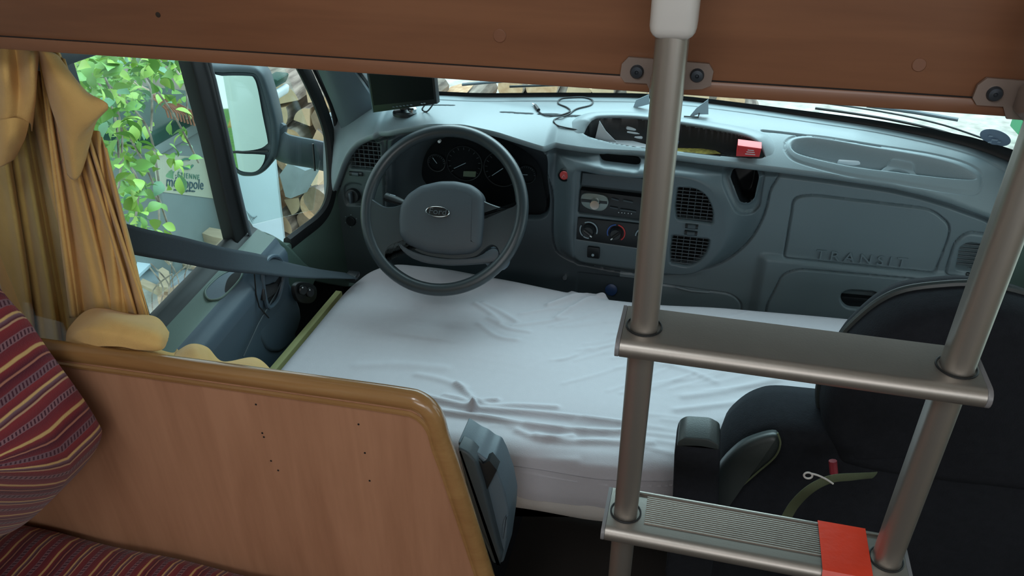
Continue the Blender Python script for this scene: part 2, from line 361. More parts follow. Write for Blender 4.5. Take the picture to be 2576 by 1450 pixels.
GX = np.arange(-0.945, 0.86, 0.0024); NV = 196
zt = zlip(GX)-0.006; VV = np.linspace(0, 1, NV)
X = np.repeat(GX[:, None], NV, 1); Z = zt[:, None]+(-1.16-zt[:, None])*VV[None, :]
Y = F0(X, Z)
def groove(outline, wd=0.0022, dp=0.005, pts=None):
    global Y
    d = np.abs(sdf(X, Z, outline)) if pts is None else line_d(X, Z, pts)
    Y = Y+dp*(1-sst(wd*0.4, wd*1.5, d))
def recess(outline, dp, edge=0.006):
    global Y
    d = sdf(X, Z, outline); Y = Y+dp*sst(0, edge, -d)
Y = Y+0.014*(1-sst(.025, .033, zlip(GX)[:, None]-Z)); dlid = sdf(X, Z, O['lid']); Y = Y-0.002*sst(0, .004, -dlid)
groove(O['lid']); groove(O['drawer']); groove(con_out, 0.0022, 0.006)
groove(None, pts=seam1); 
dv = sdf(X, Z, O['vent3o']); Y = Y-0.004*sst(0, .008, -dv); groove(O['vent3o'], 0.0016, 0.004)
recess(O['handle'], 0.03, 0.008)
d = sdf(X, Z, O['pocket_o']); Y = Y+0.009*sst(-0.001, .005, -d); groove(O['pocket_o'], 0.0022, 0.006); d2 = sdf(X, Z, O['pocket_i']); Y = Y-0.007*np.exp(-(np.maximum(d2, 0)/0.005)**2); recess(O['pocket_i'], 0.06, 0.006)
d = sdf(X, Z, O['clock']); Y = Y-0.018*np.exp(-(np.maximum(d, 0)/0.030)**2); recess(O['clock'], 0.035, 0.006)
dr = sdf(X, Z, rounded(Fz([(1446, 426), (1640, 444), (1628, 690), (1446, 668)]), .012)); Y = Y+0.005*sst(0, .006, -dr)
recess(O['radio'], 0.03, 0.005); recess(O['climate'], 0.004, 0.004)
for k in ('vent1', 'vent2', 'vent3', 'vent0'): recess(O[k], 0.022, 0.005); groove(O[k], 0.0012, 0.002)
dco, dci = sdf(X, Z, O['cluster_o']), sdf(X, Z, O['cluster_i'])
t = np.clip(-dco/np.maximum(dci-dco, 1e-4), 0, 1); t = np.where(dci < 0, 1, t); Y = Y+0.085*(t**0.7)*sst(0, .012, -dco)
d = sdf(X, Z, O['switch']); Y = Y+0.006*sst(0, .006, -d)
d = sdf(X, Z, O['lowbox']); Y = Y+0.006*sst(0, .004, -d)
groove(O['ash'], 0.0018, 0.004)
dcp = sdf(X, Z, O['pocket_i']); gx = (sdf(X+1e-4, Z, O['pocket_i'])-sdf(X-1e-4, Z, O['pocket_i']))/2e-4; gz_ = (sdf(X, Z+1e-4, O['pocket_i'])-sdf(X, Z-1e-4, O['pocket_i']))/2e-4
mm_ = np.abs(dcp) < .0016; X = np.where(mm_, X-dcp*gx, X); Z = np.where(mm_, Z-dcp*gz_, Z)
P = np.stack([X, Y, Z], -1)
cx = (X[:-1, :-1]+X[1:, 1:])/2; cz = (Z[:-1, :-1]+Z[1:, 1:])/2
inlid = sdf(cx, cz, O['lid']) < 0; indr = sdf(cx, cz, O['drawer']) < 0; incon = sdf(cx, cz, con_out) < 0; incup = (dcp[:-1, :-1]+dcp[1:, 1:]+dcp[1:, :-1]+dcp[:-1, 1:])/4 < 0; incon &= ~incup
inv3 = sdf(cx, cz, O['vent3o']) < 0
low = (((cz < -0.985) & (cx < -0.26) & (cx > -0.335)) | (sdf(cx, cz, O['lowbox']) < 0)) & ~incon
pod = (cx < np.interp(cz, [q[1] for q in seam1][::-1], [q[0] for q in seam1][::-1])) & ~incon
binn = (cx < -0.335) & ~pod & ~incon
lf = (cx <= -.16) & ~(inlid | indr | incon | pod | binn | low | incup); low |= lf & (cz < -.93); binn |= lf & (cz >= -.93); pod &= ~incup; low &= ~incup; rest = ~(inlid | indr | incon | pod | binn | inv3 | low | incup)
dash = thing('dashboard', 'grey plastic dashboard behind the steering wheel, spanning the cab under the windscreen', 'dashboard', (0, 1.80, -1.16))
grid_mesh('fascia_panel', P, M['dash'], dash, rest & (cx > -.16))
grid_mesh('glovebox_lid', P, M['dash'], dash, inlid); lid = dash.children[-1]
drawer = grid_mesh('glovebox_drawer', P, M['dash'], dash, indr)
grid_mesh('cup_pocket', P, M['black'], dash, incup)  # black stands in for the shade inside the pocket
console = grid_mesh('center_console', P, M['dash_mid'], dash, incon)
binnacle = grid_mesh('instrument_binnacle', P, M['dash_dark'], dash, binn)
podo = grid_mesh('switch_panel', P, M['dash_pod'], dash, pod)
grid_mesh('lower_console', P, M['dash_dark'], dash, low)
vent3p = grid_mesh('vent_surround', P, M['dash'], dash, inv3)
for o in dash.children:
    if o.name == 'glovebox_lid': lid = o

# top pad
WBX = np.array([(-1.0, 1.80, -.70), (-0.93, 1.86, -.66), (-0.856, 1.885, -.64), (-0.679, 1.885, -.63), (-0.573, 1.889, -.63), (-0.374, 1.94, -.63), (-0.172, 1.979, -.63), (-0.052, 1.983, -.63), (0.124, 1.95, -.63),
                (0.391, 1.905, -.636), (0.548, 1.865, -.645), (0.64, 1.845, -.66), (0.74, 1.80, -.69), (0.86, 1.75, -.76)])
def ws(x):
    k = np.linspace(-0.05, 0.05, 7)
    return sum(np.interp(x+a, WBX[:, 0], WBX[:, 1]) for a in k)/7, sum(np.interp(x+a, WBX[:, 0], WBX[:, 2]) for a in k)/7
TX = np.arange(-0.965, 0.86, 0.0024)
zl = zlip(TX); yl = F0(TX, zl-0.004)-0.020
yb, zb = ws(TX)
def ease(t): return 1-(1-t)**2.6
def G0(x, y):
    x = np.asarray(x, float); a = F0(x, zlip(x)-0.004)-0.020; b, c = ws(x); z0 = zlip(x)
    t = np.clip((y-a)/(b-a), 0, 1); return z0+(c-z0)*ease(t)
def hitG(p):
    d = ray(*p); lo, hi = 1.4, 2.2
    for _ in range(26):
        m = (lo+hi)/2; q = d*(m/d[1])
        if q[2] > float(G0(np.array([q[0]]), np.array([m]))[0]): lo = m
        else: hi = m
    return d*(lo/d[1])
def Gp(ps): return [(q[0], q[1]) for q in (hitG(p) for p in ps)]
NT = 150
T = np.linspace(0, 1, NT)[None, :]
TXX = np.repeat(TX[:, None], NT, 1); TY = yl[:, None]+(yb-yl)[:, None]*T; TZ = zl[:, None]+(zb-zl)[:, None]*ease(T)
tray_c = smooth(Gp([(1464, 330), (1474, 312), (1500, 300), (1600, 301), (1700, 314), (1800, 330), (1880, 348), (1922, 372), (1926, 392), (1900, 400), (1800, 392), (1690, 380), (1600, 370), (1530, 358), (1480, 344)]))
tray_r = smooth(Gp([(1990, 362), (2010, 352), (2060, 352), (2200, 376), (2330, 398), (2420, 424), (2456, 450), (2440, 458), (2380, 454), (2250, 438), (2120, 420), (2020, 396), (1992, 380)]))
dc = sdf(TXX, TY, tray_c); dr_ = sdf(TXX, TY, tray_r)
ymid = np.interp(TX, [-0.3, 0.2], [1.88, 1.86])[:, None]
TZ = TZ+0.001*np.exp(-(np.maximum(dc, 0)/0.01)**2)
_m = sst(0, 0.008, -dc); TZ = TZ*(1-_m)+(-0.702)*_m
TZ = TZ+0.004*np.exp(-(np.maximum(dr_, 0)/0.008)**2)-0.040*sst(0, 0.012, -dr_)
TZ = TZ-0.003*(1-sst(.001, .003, np.abs(dr_-0.012)))
cup = Gp([(2265, 446)])[0]; rc = np.hypot(TXX-cup[0], TY-cup[1]+0.01)
TZ = TZ+sst(0.004, 0.008, -dr_)*(0.014*(1-sst(0.050, 0.056, rc))-0.024*(1-sst(0.036, 0.040, rc)))
TZ = TZ-0.003*(1-sst(0.001, 0.004, np.abs(TY-(yb[:, None]-0.035))))   # long crease before the windscreen
slots = [((1261, 282), (1291, 283)), ((1296, 284), (1337, 286)), ((1356, 287), (1402, 289)), ((1408, 290), (1449, 292)), ((1456, 292), (1484, 294)),
         ((1919, 329), (1968, 334)), ((1975, 335), (2024, 341)), ((2048, 346), (2094, 352)), ((2102, 353), (2153, 359)), ((2160, 361), (2212, 369)), ((1040, 266), (1140, 265))]
dsl = np.full(TXX.shape, 1.0)
for a, b in slots: dsl = np.minimum(dsl, line_d(TXX, TY, Gp([a, b])))
TZ = TZ-0.014*(1-sst(.0012, .0042, dsl))
# lip roll: rows in front of the pad that curl down and back to the fascia
def snap(A, Bq, poly, cell=.0024):
    d = sdf(A, Bq, poly); gx = (sdf(A+1e-4, Bq, poly)-sdf(A-1e-4, Bq, poly))/2e-4; gy = (sdf(A, Bq+1e-4, poly)-sdf(A, Bq-1e-4, poly))/2e-4
    m = np.abs(d) < cell*.62; return np.where(m, A-d*gx, A), np.where(m, Bq-d*gy, Bq), d
TXX, TY, dsn = snap(TXX, TY, tray_c)
roll = []
for dy, dz in ((0.030, -0.020), (0.012, -0.018), (0.002, -0.013), (-0.001, -0.006)):
    roll.append(np.stack([TX, yl+dy, zl+dz], -1))
TP = np.concatenate([np.stack(roll, 1), np.stack([TXX, TY, TZ], -1)], 1)
intray = np.zeros((len(TX)-1, NT+3), bool)
m_ = (dsn[:-1, :-1]+dsn[1:, 1:]+dsn[1:, :-1]+dsn[:-1, 1:])/4 < 0; intray[:, 4:] = m_
grid_mesh('upper_pad', TP, M['pad'], dash, ~intray); grid_mesh('tray_floor', TP, M['black'], dash, intray)  # tray mesh is black: the shade inside it is put into the colour
hp_ = smooth([hitG(p) for p in ((1462, 338), (1466, 322), (1480, 308), (1510, 300), (1600, 301), (1700, 314), (1800, 330), (1880, 348), (1920, 370), (1932, 396))], False, 8)
HH = np.zeros((len(hp_), 8, 3)); nh = len(hp_)
for i, q in enumerate(hp_):
    t_ = hp_[min(i+1, nh-1)]-hp_[max(i-1, 0)]; nn = np.array([-t_[1], t_[0], 0]); nn /= np.linalg.norm(nn); u_ = i/(nh-1); k = min(1, math.sin(math.pi*min(max(u_, .0), 1))*2.2)
    for j, (a_, h_) in enumerate(((.040, -.002), (.026, .005), (.012, .013), (.0, .0165), (-.010, .0155), (-.016, .0115), (-.013, .0075), (.006, .004))): HH[i, j] = q+nn*a_*(.35+.65*k); HH[i, j, 2] = (float(G0(np.array([HH[i, j, 0]]), np.array([HH[i, j, 1]]))[0]) if j < 3 else q[2])+h_*k-.001
grid_mesh('tray_hood', HH, M['pad'], dash)
# black slits inside the defroster slots
for a, b in slots:
    q = [hitG(a)+np.array([0, 0, -.008]), hitG(b)+np.array([0, 0, -.008])]; bb = B(); bb.add(*g_tube(q, 0.0016, 6)); bb.out('defroster_slot', M['void'], dash)

# vents: recessed grilles with fins
def grille(parent, outline, rows, cols, name='vent', dep=0.012, hfin=0.0011, yoff=0):
    xs = [p[0] for p in outline]; zs = [p[1] for p in outline]; c = (sum(xs)/len(xs), sum(zs)/len(zs))
    yy = float(F0(np.array([c[0]]), np.array([c[1]]))[0])+yoff
    base = mk(name, [(x, yy+0.020, z) for x, z in outline], [list(range(len(outline)))], M['void'], dash, True)
    poly = np.array(outline)
    def spans(k, v):           # interval of the outline along the other axis at coordinate v
        r = []
        for i in range(len(poly)):
            a, b_ = poly[i-1], poly[i]
            if (a[k] > v) != (b_[k] > v): r.append(a[1-k]+(v-a[k])/(b_[k]-a[k])*(b_[1-k]-a[1-k]))
        return (min(r), max(r)) if len(r) >= 2 else None
    z0, z1, x0, x1 = min(zs), max(zs), min(xs), max(xs)
    sl = -0.07
    for i in range(rows):
        v = z0+(z1-z0)*(i+0.5)/rows; s = spans(1, v)
        if not s: continue
        o = B().add(*g_box(((s[0]+s[1])/2, yy+dep, v), (s[1]-s[0], 0.012, hfin*2), Matrix.Rotation(-0.35, 3, 'X'), 0.0004, 1)).out('slat', M['dash_dark'], base, True)
    for i in range(1, cols+1):
        v = x0+(x1-x0)*i/(cols+1); s = spans(0, v)
        if not s: continue
        o = B().add(*g_box((v, yy+dep+0.001, (s[0]+s[1])/2), (0.0020, 0.008, s[1]-s[0]), None, 0.0004, 1)).out('divider', M['dash_dark'], base, True)
    return base
v1 = grille(console, O['vent1'], 10, 5); v2 = grille(console, O['vent2'], 9, 5); v0 = grille(podo, O['vent0'], 7, 6); v3 = grille(vent3p, O['vent3'], 8, 0, hfin=0.0018)
for ps in ((1724, 568, 1756, 571), (1722, 584, 1754, 588), (2428, 690, 2462, 694), (880, 436, 912, 438)):
    a = hitF(ps[:2]); b = hitF(ps[2:]); 
    B().add(*g_tube([a, b], 0.006, 10)).out('vent_wheel_slot', M['black'], dash)
    mA = (a+b)/2+np.array([0, -0.003, 0]); B().add(*g_tube([mA-np.array([.009, 0, 0]), mA+np.array([.009, 0, 0])], 0.0055, 10)).out('vent_wheel', M['dash_dark'], dash)

def knob(parent, p, r, h, name='knob', m='black', prof=None, axis=(0, -1, 0.15), off=0.0, pointer=None):
    q = hitF(p)+np.array([0, off, 0])
    o = B().add(*g_lathe(prof or [(r, -0.004), (r, h*0.5), (r*0.93, h*0.8), (r*0.84, h), (0.001, h)], q, axis, 28)).out(name, M[m], parent)
    return o, q
# hazard button
hb, q = knob(dash, (1420, 440), 0.0165, 0.006, 'hazard_button', 'black', [(0.0165, -0.002), (0.0165, 0.003), (0.0135, 0.006), (0.012, 0.003), (0.001, 0.003)])
B().add(*g_lathe([(0.0108, 0.0), (0.0108, 0.006), (0.009, 0.008), (0.001, 0.008)], q, (0, -1, .15), 24)).out('button_cap', M['hazard'], hb)
tr = [q+np.array([math.sin(a)*.005, -0.0088, math.cos(a)*.005-.001]) for a in (0, 2.094, 4.189)]
B().add(*g_tube(tr, 0.0006, 5, True)).out('triangle_mark', M['white'], hb)
# clock display
cc = np.mean(np.array(O['clock']), 0); yc = float(F0(np.array([cc[0]]), np.array([cc[1]]))[0])
mk('clock_display', [(x, yc+0.004, z) for x, z in O['clock']], [list(range(len(O['clock'])))], M['screen'], dash, True)
# radio and the open slot above it
def Q(p, off=0.0): return hitF(p)+np.array([0, off, 0])
slot = B().add(*g_prism([Q(p, 0.006) for p in ((1464, 438), (1628, 454), (1625, 486), (1461, 468))], (0, .012, 0), .002)).out('stowage_flap', M['dash_dark'], dash)
radio = B().add(*g_prism([Q(p, 0.004) for p in ((1460, 480), (1624, 500), (1618, 556), (1455, 536))], (0, .02, 0), .0025)).out('car_radio', M['black'], dash)
kp = [Q(p, -0.003) for p in ((1463, 492), (1476, 486), (1502, 488), (1524, 494), (1531, 508), (1524, 524), (1508, 530), (1480, 524), (1464, 512))]
B().add(*g_prism(smooth(kp, n=3), (0, .006, 0), .001)).out('control_surround', mat('radio_silver', (128, 138, 134), 0.35, metal=.6), radio)
B().add(*g_prism([Q(p, -0.0045) for p in ((1463, 499), (1528, 506), (1528, 512), (1463, 506))], (0, .006, 0))).out('dark_bar', M['black'], radio, True)
B().add(*g_lathe([(.0125, 0), (.0125, .010), (.0112, .014), (.001, .014)], Q((1498, 511), -.002), (0, -1, .1), 28)).out('volume_knob', M['chrome'], radio)
for i, (a, b) in enumerate((((1538, 500), (1556, 505)), ((1568, 505), (1592, 510)), ((1534, 522), (1554, 526)), ((1560, 528), (1600, 534)))):
    B().add(*g_tube([Q(a, .0015), Q(b, .0015)], .0022, 6)).out('radio_button', M['dash_dark'], radio)
for x in (1556, 1564, 1571, 1580, 1588): B().add(*g_lathe([(.0012, 0), (.0012, .0012), (.0002, .0013)], Q((x, 536+(x-1556)*.1), .003), (0, -1, 0), 8)).out('print_mark', M['white'], radio)
# heating controls
clim = B().add(*g_prism([Q(p, 0.0025) for p in ((1453, 549), (1638, 569), (1631, 630), (1449, 604))], (0, .01, 0), .002)).out('heating_panel', M['black'], dash)
def dial(p, arcs, ang):
    q = Q(p, 0.0); ex = Vector((1, 0, 0)); ez = Vector((0, 0.1, 1)).normalized()
    k = B().add(*g_lathe([(.0165, 0), (.0165, .006), (.014, .012), (.0125, .016), (.001, .016)], q, (0, -1, .1), 30)).out('heating_knob', M['black'], clim)
    e = Vector(q)+Vector((0, -.0185, 0)); d = ex*math.cos(ang)+ez*math.sin(ang)
    k2 = B().add(*g_tube([e-d*.012, e+d*.0135], .0032, 8)).out('knob_grip', M['black'], clim)
    B().add(*g_tube([e+d*.008+Vector((0, -.0032, 0)), e+d*.0135+Vector((0, -.0028, 0))], .0015, 6)).out('pointer_mark', M['white'], clim)
    for a0, a1, m, r in arcs:
        pts = [Vector(q)+Vector((0, -.0012, 0))+ex*math.cos(a)*r+ez*math.sin(a)*r for a in np.linspace(math.radians(a0), math.radians(a1), 14)]
        B().add(*g_tube(pts, .0017, 6)).out('scale_arc', M[m], clim)
dial((1481, 579), [(150, 230, 'greycard', .0215), (-20, 120, 'greycard', .0215), (235, 275, 'greycard', .0215)], -0.6)
dial((1550, 586), [(95, 205, 'blueprint', .0215), (-50, 80, 'redprint', .0215)], 3.9)
dial((1621, 595), [(0, 180, 'greycard', .0215)], 1.2)
B().add(*g_prism(rounded([Q(p, -.003) for p in ((1478, 620), (1509, 624), (1508, 651), (1477, 647))], .004), (0, .008, 0), .0015)).out('demister_button', M['black'], dash)
B().add(*g_lathe([(.0035, 0), (.0035, .002), (.0005, .0025)], Q((1492, 640), -.004), (0, -1, 0), 10)).out('button_mark', M['greycard'], dash)
B().add(*g_lathe([(.008, 0), (.008, .006), (.006, .009), (.001, .009)], Q((1422, 697), -.002), (0, -1, .3), 16)).out('lighter_socket', M['chrome'], dash)
B().add(*g_lathe([(.016, -.002), (.016, .004), (.010, .006), (.001, .006)], Q((1538, 728), -.002), (0, -1, .3), 20)).out('power_socket', mat('socket_blue', (40, 66, 110), .4), dash)
# ashtray finger grip and glovebox drawer handle
B().add(*g_tube([Q((1700, 722), -.001), Q((1740, 730), -.004), Q((1785, 735), -.001)], .004, 8)).out('ashtray_grip', M['dash'], dash)
hd = [Q(p, 0.012) for p in ((2116, 752), (2222, 762), (2216, 776), (2190, 782), (2132, 778), (2116, 768))]
B().add(*g_prism(rounded(hd, .008), (0, .016, 0), .003)).out('drawer_handle', M['black'], drawer)
# embossed word on the lid
a = Q((2064, 640), -.0035); b = Q((2268, 660), -.0035); c = (a+b)/2
ex = (b-a)/np.linalg.norm(b-a); tm = text_mesh('embossed_lettering', 'TRANSIT', 0.034, frame_m(c, ex, (0, 0.06, 1)), M['dash'], lid, 0.0026, 1.15, 1.42)
# light switch and mirror knob on the driver's side
sw, q = knob(podo, (888, 492), 0.02, 0.012, 'light_switch', 'black', [(0.02, -.008), (0.02, .004), (.018, .008), (.001, .008)])
B().add(*g_box(q+np.array([0, -.014, 0]), (.007, .014, .030), None, .002)).out('switch_grip', M['dash_dark'], sw)
mk2, q = knob(podo, (884, 556), 0.014, 0.008, 'mirror_knob', 'black')
for a in range(5):
    A = a*1.0+.5; B().add(*g_lathe([(.0012, 0), (.0012, .001), (.0003, .0012)], q+np.array([math.cos(A)*.019, -.0005, math.sin(A)*.019]), (0, -1, 0), 6)).out('print_mark', M['greycard'], mk2)

# instruments inside the binnacle
def CI(p, off=0.0): return on(p, 'y', 1.79+off)
cl = smooth([CI(p) for p in ((1062, 420), (1090, 362), (1170, 336), (1270, 356), (1345, 402), (1366, 460), (1360, 540), (1200, 540), (1080, 470))])
mk('instrument_face', cl, [list(range(len(cl)))], M['screen'], binnacle, True)
for p, r, a0, a1, nd in (((1168, 412), .044, -35, 215, 2.45), ((1262, 426), .044, -35, 215, 2.6), ((1098, 410), .022, 0, 180, 1.0), ((1325, 440), .022, 0, 180, 2.0)):
    q = Vector(CI(p, -.004)); ex = Vector((1, 0, 0)); ez = Vector((0, 0, 1)); bb = B()
    for k in range(13):
        A = math.radians(a0+(a1-a0)*k/12); d = ex*math.cos(A)+ez*math.sin(A); bb.add(*g_tube([q+d*r*.86, q+d*r], .0006, 4))
    bb.out('dial_ticks', mat('dial_print', (70, 78, 82), .5), binnacle)
    d = ex*math.cos(nd+1.2)+ez*math.sin(nd+1.2); B().add(*g_tube([q-d*r*.1, q+d*r*.75], .0008, 5)).out('dial_needle', M['greycard'], binnacle)
    B().add(*g_tube([q+(ex*math.cos(A)+ez*math.sin(A))*r*1.08 for A in np.linspace(0, 2*math.pi, 40)[:-1]], .0012, 5, True)).out('dial_ring', M['black'], binnacle)
B().add(*g_prism([CI(p, -.004) for p in ((1166, 431), (1197, 432), (1196, 446), (1165, 444))], (0, .003, 0))).out('trip_display', M['led'], binnacle, True)
B().add(*g_lathe([(.004, 0), (.004, .008), (.001, .009)], CI((1107, 354), -.002), (0, -1, 0), 10)).out('warning_lamp', M['white'], binnacle)
# ------------------------------------------------------------ shell of the van
def struct(b, name, m, **k): o = b.out(name, M[m], None, **k); o['kind'] = 'structure'; return o
struct(B().add(*g_box((-.10, -.1, -1.68), (2.3, 5.0, .06))), 'floor', 'floor', flat=True)
# cab ceiling = underside of the bunk, living room ceiling, walls with openings
struct(B().add(*g_box((-.08, 1.20, -.175), (1.9, .82, .03))), 'ceiling', 'headliner', flat=True)
cb = B()
for x0, x1, y0, y1 in ((-1.25, -.60, -2.6, .76), (.05, 1.10, -2.6, .76), (-.60, .05, -2.6, -.5), (-.60, .05, .0, .76)): cb.add(*g_box(((x0+x1)/2, (y0+y1)/2, .50), (x1-x0, y1-y0, .03)))
struct(cb, 'ceiling', 'wall', flat=True)
wl = B()   # left wall of the living room with a window opening
for y0, y1, z0, z1 in ((-2.6, 1.03, -1.65, -.55), (-2.6, 1.03, .10, .50), (-2.6, -1.1, -.55, .10), (-.3, 1.03, -.55, .10)): wl.add(*g_box((-1.22, (y0+y1)/2, (z0+z1)/2), (.04, y1-y0, z1-z0)))
struct(wl, 'wall_left', 'wall', flat=True)
struct(B().add(*g_box((-1.14, 1.03, -.6), (.26, .03, 2.0))), 'wall_left', 'body', flat=True)
wr = B()
for y0, y1, z0, z1 in ((-2.6, .85, -1.65, -.55), (-2.6, .85, .20, .50), (-2.6, -1.3, -.55, .20), (-.2, .85, -.55, .20)): wr.add(*g_box((1.06, (y0+y1)/2, (z0+z1)/2), (.04, y1-y0, z1-z0)))
struct(wr, 'wall_right', 'wall', flat=True)
struct(B().add(*g_box((-.08, -2.58, -.6), (2.3, .04, 2.2))), 'wall_back', 'wall', flat=True)
# cab right side: door with its window
rd = B().add(*g_box((.84, 1.25, -1.25), (.05, 1.15, .80))).add(*g_box((.84, .72, -.5), (.06, .12, .75))).add(*g_box((.80, 1.80, -1.2), (.16, .10, .75)))
struct(rd, 'door_2', 'door', flat=True)
struct(B().add(*g_prism([(.86, .78, -.85), (.86, 1.70, -.85), (.86, 1.62, -.55), (.86, 1.35, -.2), (.86, .78, -.2)], (.004, 0, 0))), 'window_2', 'glass', flat=True)
# firewall and nose below the windscreen
struct(B().add(*g_box((-.05, 2.02, -1.26), (1.7, .05, .9))).add(*g_box((-.05, 1.80, -1.60), (1.7, .5, .03))), 'wall_front', 'floor', flat=True)
struct(B().add(*g_box((-.96, 1.93, -1.28), (.05, .26, .78))), 'trim_2', 'rubber', flat=True)
# windscreen
wx = np.linspace(-.90, .80, 40); yb_, zb_ = ws(wx); rows = []
for t in np.linspace(-.02, 1, 12):
    rows.append(np.stack([wx*(1-.10*t), yb_+.012-(.46*t)+0.02*math.sin(3.14*max(t, 0)), zb_+.004+.46*t], -1))
wsc = grid_mesh('window_1', np.stack(rows, 1), M['glass']); wsc['kind'] = 'structure'
fr = []
for t0, t1 in ((0, 0),): pass
low_e = np.stack([wx, yb_+.010, zb_-.004], -1)
hh = np.interp(wx, [-.9, .1, .45, .66, .8], [.010, .013, .020, .034, .05])
up_e = np.stack([wx, yb_+.010-hh*.9, zb_+hh*.95], -1)
fb = grid_mesh('trim_1', np.stack([low_e+[0, -.02, 0], low_e, up_e], 1), M['rubber'], wsc)
# pillars
pl = B()
Lp = [(on(a, 'y', ya), on(b, 'y', yb2)) for a, ya, b, yb2 in (((868, 400), 1.80, (944, 300), 1.84), ((864, 340), 1.79, (948, 264), 1.815), ((836, 262), 1.74, (920, 222), 1.765), ((800, 178), 1.66, (888, 176), 1.70), ((755, 100), 1.55, (832, 100), 1.585), ((700, 20), 1.42, (770, 20), 1.45))]
V = []
for a, b in Lp:
    a = np.array(a); b = np.array(b); m = (a+b)/2+np.array([.006, -.030, -.004])
    for k in range(9):
        t = k/8; q = (1-t)**2*a+2*t*(1-t)*(m*1.0)+t*t*b; V.append(q)
    V.append(b+np.array([.0, .06, .03])); V.append(a+np.array([0, .06, .03]))
n = 11; Fc = [(i*n+k, i*n+(k+1) % n, (i+1)*n+(k+1) % n, (i+1)*n+k) for i in range(len(Lp)-1) for k in range(n)]
pl.add(V, Fc); pll = struct(pl, 'pillar_left', 'pillar'); B().add(*g_tube(smooth([on(p, 'y', y) for p, y in (((966, 300), 1.85), ((950, 252), 1.82), ((924, 214), 1.785), ((893, 172), 1.72), ((838, 98), 1.60))], False, 5), .009, 8)).out('windscreen_seal', M['rubber'], pll)
pr = B(); Rp = [((.70, 1.84, -.72), (.90, 1.70, -.86)), ((.665, 1.80, -.63), (.84, 1.66, -.72)), ((.66, 1.72, -.52), (.82, 1.58, -.55)), ((.66, 1.45, -.2), (.80, 1.36, -.2))]
V = []
for a, b in Rp:
    a = np.array(a); b = np.array(b); m = (a+b)/2+np.array([-.05, -.05, .0])
    for k in range(9): t = k/8; V.append((1-t)**2*a+2*t*(1-t)*m+t*t*b)
    V.append(b+np.array([.05, .05, .0])); V.append(a+np.array([.05, .05, 0]))
pr.add(V, [(i*n+k, i*n+(k+1) % n, (i+1)*n+(k+1) % n, (i+1)*n+k) for i in range(len(Rp)-1) for k in range(n)]); struct(pr, 'pillar_right', 'pillar')

# ------------------------------------------------------------ driver's door
DX = -.95
door = thing('door_1', None, None, (-.93, 1.2, -1.62)); door['kind'] = 'structure'
def dpx(ps, x=DX): return ons(ps, 'x', x)
# door skin profile extruded along the car: sill rubber, green ledge, armrest ridge, blue card, pocket
prof = [(-.975, -.812), (-.952, -.806), (-.945, -.822), (-.935, -.826), (-.912, -.838), (-.902, -.839), (-.894, -.843), (-.888, -.852), (-.884, -.862), (-.876, -.868), (-.871, -.880), (-.872, -.90), (-.880, -.95), (-.886, -1.0), (-.890, -1.06), (-.892, -1.3), (-.895, -1.60)]
ys = np.concatenate([np.linspace(.80, 1.36, 20)])
def dz(y): return (y-1.0)*.098
A_ = np.array([[(x, y, z+dz(y)*(1 if z > -1.1 else .3)) for (x, z) in prof] for y in ys])
grid_mesh('sill_rubber', A_[:, :4], M['rubber'], door); grid_mesh('door_ledge', A_[:, 3:7], M['door'], door)
grid_mesh('door_armrest', A_[:, 6:12], M['doorblue'], door); grid_mesh('door_card', A_[:, 11:], M['doorblue'], door)
# front part of the door panel: below and ahead of the quarter window
fp = [(722, 615), (742, 604), (795, 560), (826, 520), (838, 478), (846, 420), (852, 350), (872, 330), (905, 470), (930, 640), (905, 720), (780, 705), (700, 672), (655, 628)]
B().add(*g_prism(smooth(dpx(fp, -.935), n=3), (-.02, 0, 0), .006)).out('door_front_panel', M['door'], door)
mt = [(640, 600), (652, 588), (672, 584), (700, 596), (730, 618), (770, 660), (800, 695), (760, 760), (700, 735), (662, 690), (630, 690), (600, 655), (622, 622)]
B().add(*g_prism(smooth(dpx(mt, -.925), n=3), (-.03, 0, 0), .012, 3)).out('door_corner_panel', M['door'], door)
B().add(*g_prism(smooth(dpx([(640, 712), (690, 640), (705, 660), (735, 720), (760, 800), (720, 880), (670, 880), (640, 800)], -.885), n=3), (-.03, 0, 0), .01, 3)).out('door_pull_panel', M['doorblue'], door)
# frame: black divider bar, window seals
B().add(*g_prism(dpx([(474, 120), (524, 125), (545, 200), (575, 330), (606, 470), (642, 610), (596, 622), (570, 510), (535, 350), (500, 220)], -.945), (-.03, 0, 0), .006)).out('window_divider', M['rubber'], door)
B().add(*g_tube(dpx([(518, 125), (540, 200), (570, 330), (600, 470), (634, 612)], -.938), .0035, 8)).out('divider_ridge', M['pillar'], door)
seal = smooth(dpx([(735, 120), (772, 190), (804, 262), (826, 330), (834, 400), (835, 470), (824, 520), (800, 556), (760, 588), (724, 616)], -.945), False, 5)
B().add(*g_tube(seal, .021, 8, flat=.6, up=(1, 0, 0))).out('window_seal', M['rubber'], door)
frame = smooth(dpx([(790, 120), (822, 200), (848, 270), (862, 340), (866, 400), (868, 450), (872, 500)], -.93), False, 5)
B().add(*g_tube(frame, .014, 8, flat=.7, up=(1, 0, 0))).out('door_frame_strip', M['framegreen'], door)
B().add(*g_tube(smooth(dpx([(768, 120), (806, 200), (836, 270), (850, 340), (853, 400), (852, 470)], -.935), False, 5), .0105, 8, flat=.6, up=(1, 0, 0))).out('frame_rubber', M['rubber'], door)
B().add(*g_prism(dpx([(100, 100), (310, 100), (262, 138), (205, 158), (158, 178), (120, 180)], -.92), (-.05, 0, 0), .01)).out('upper_window_frame', M['pillar'], door)
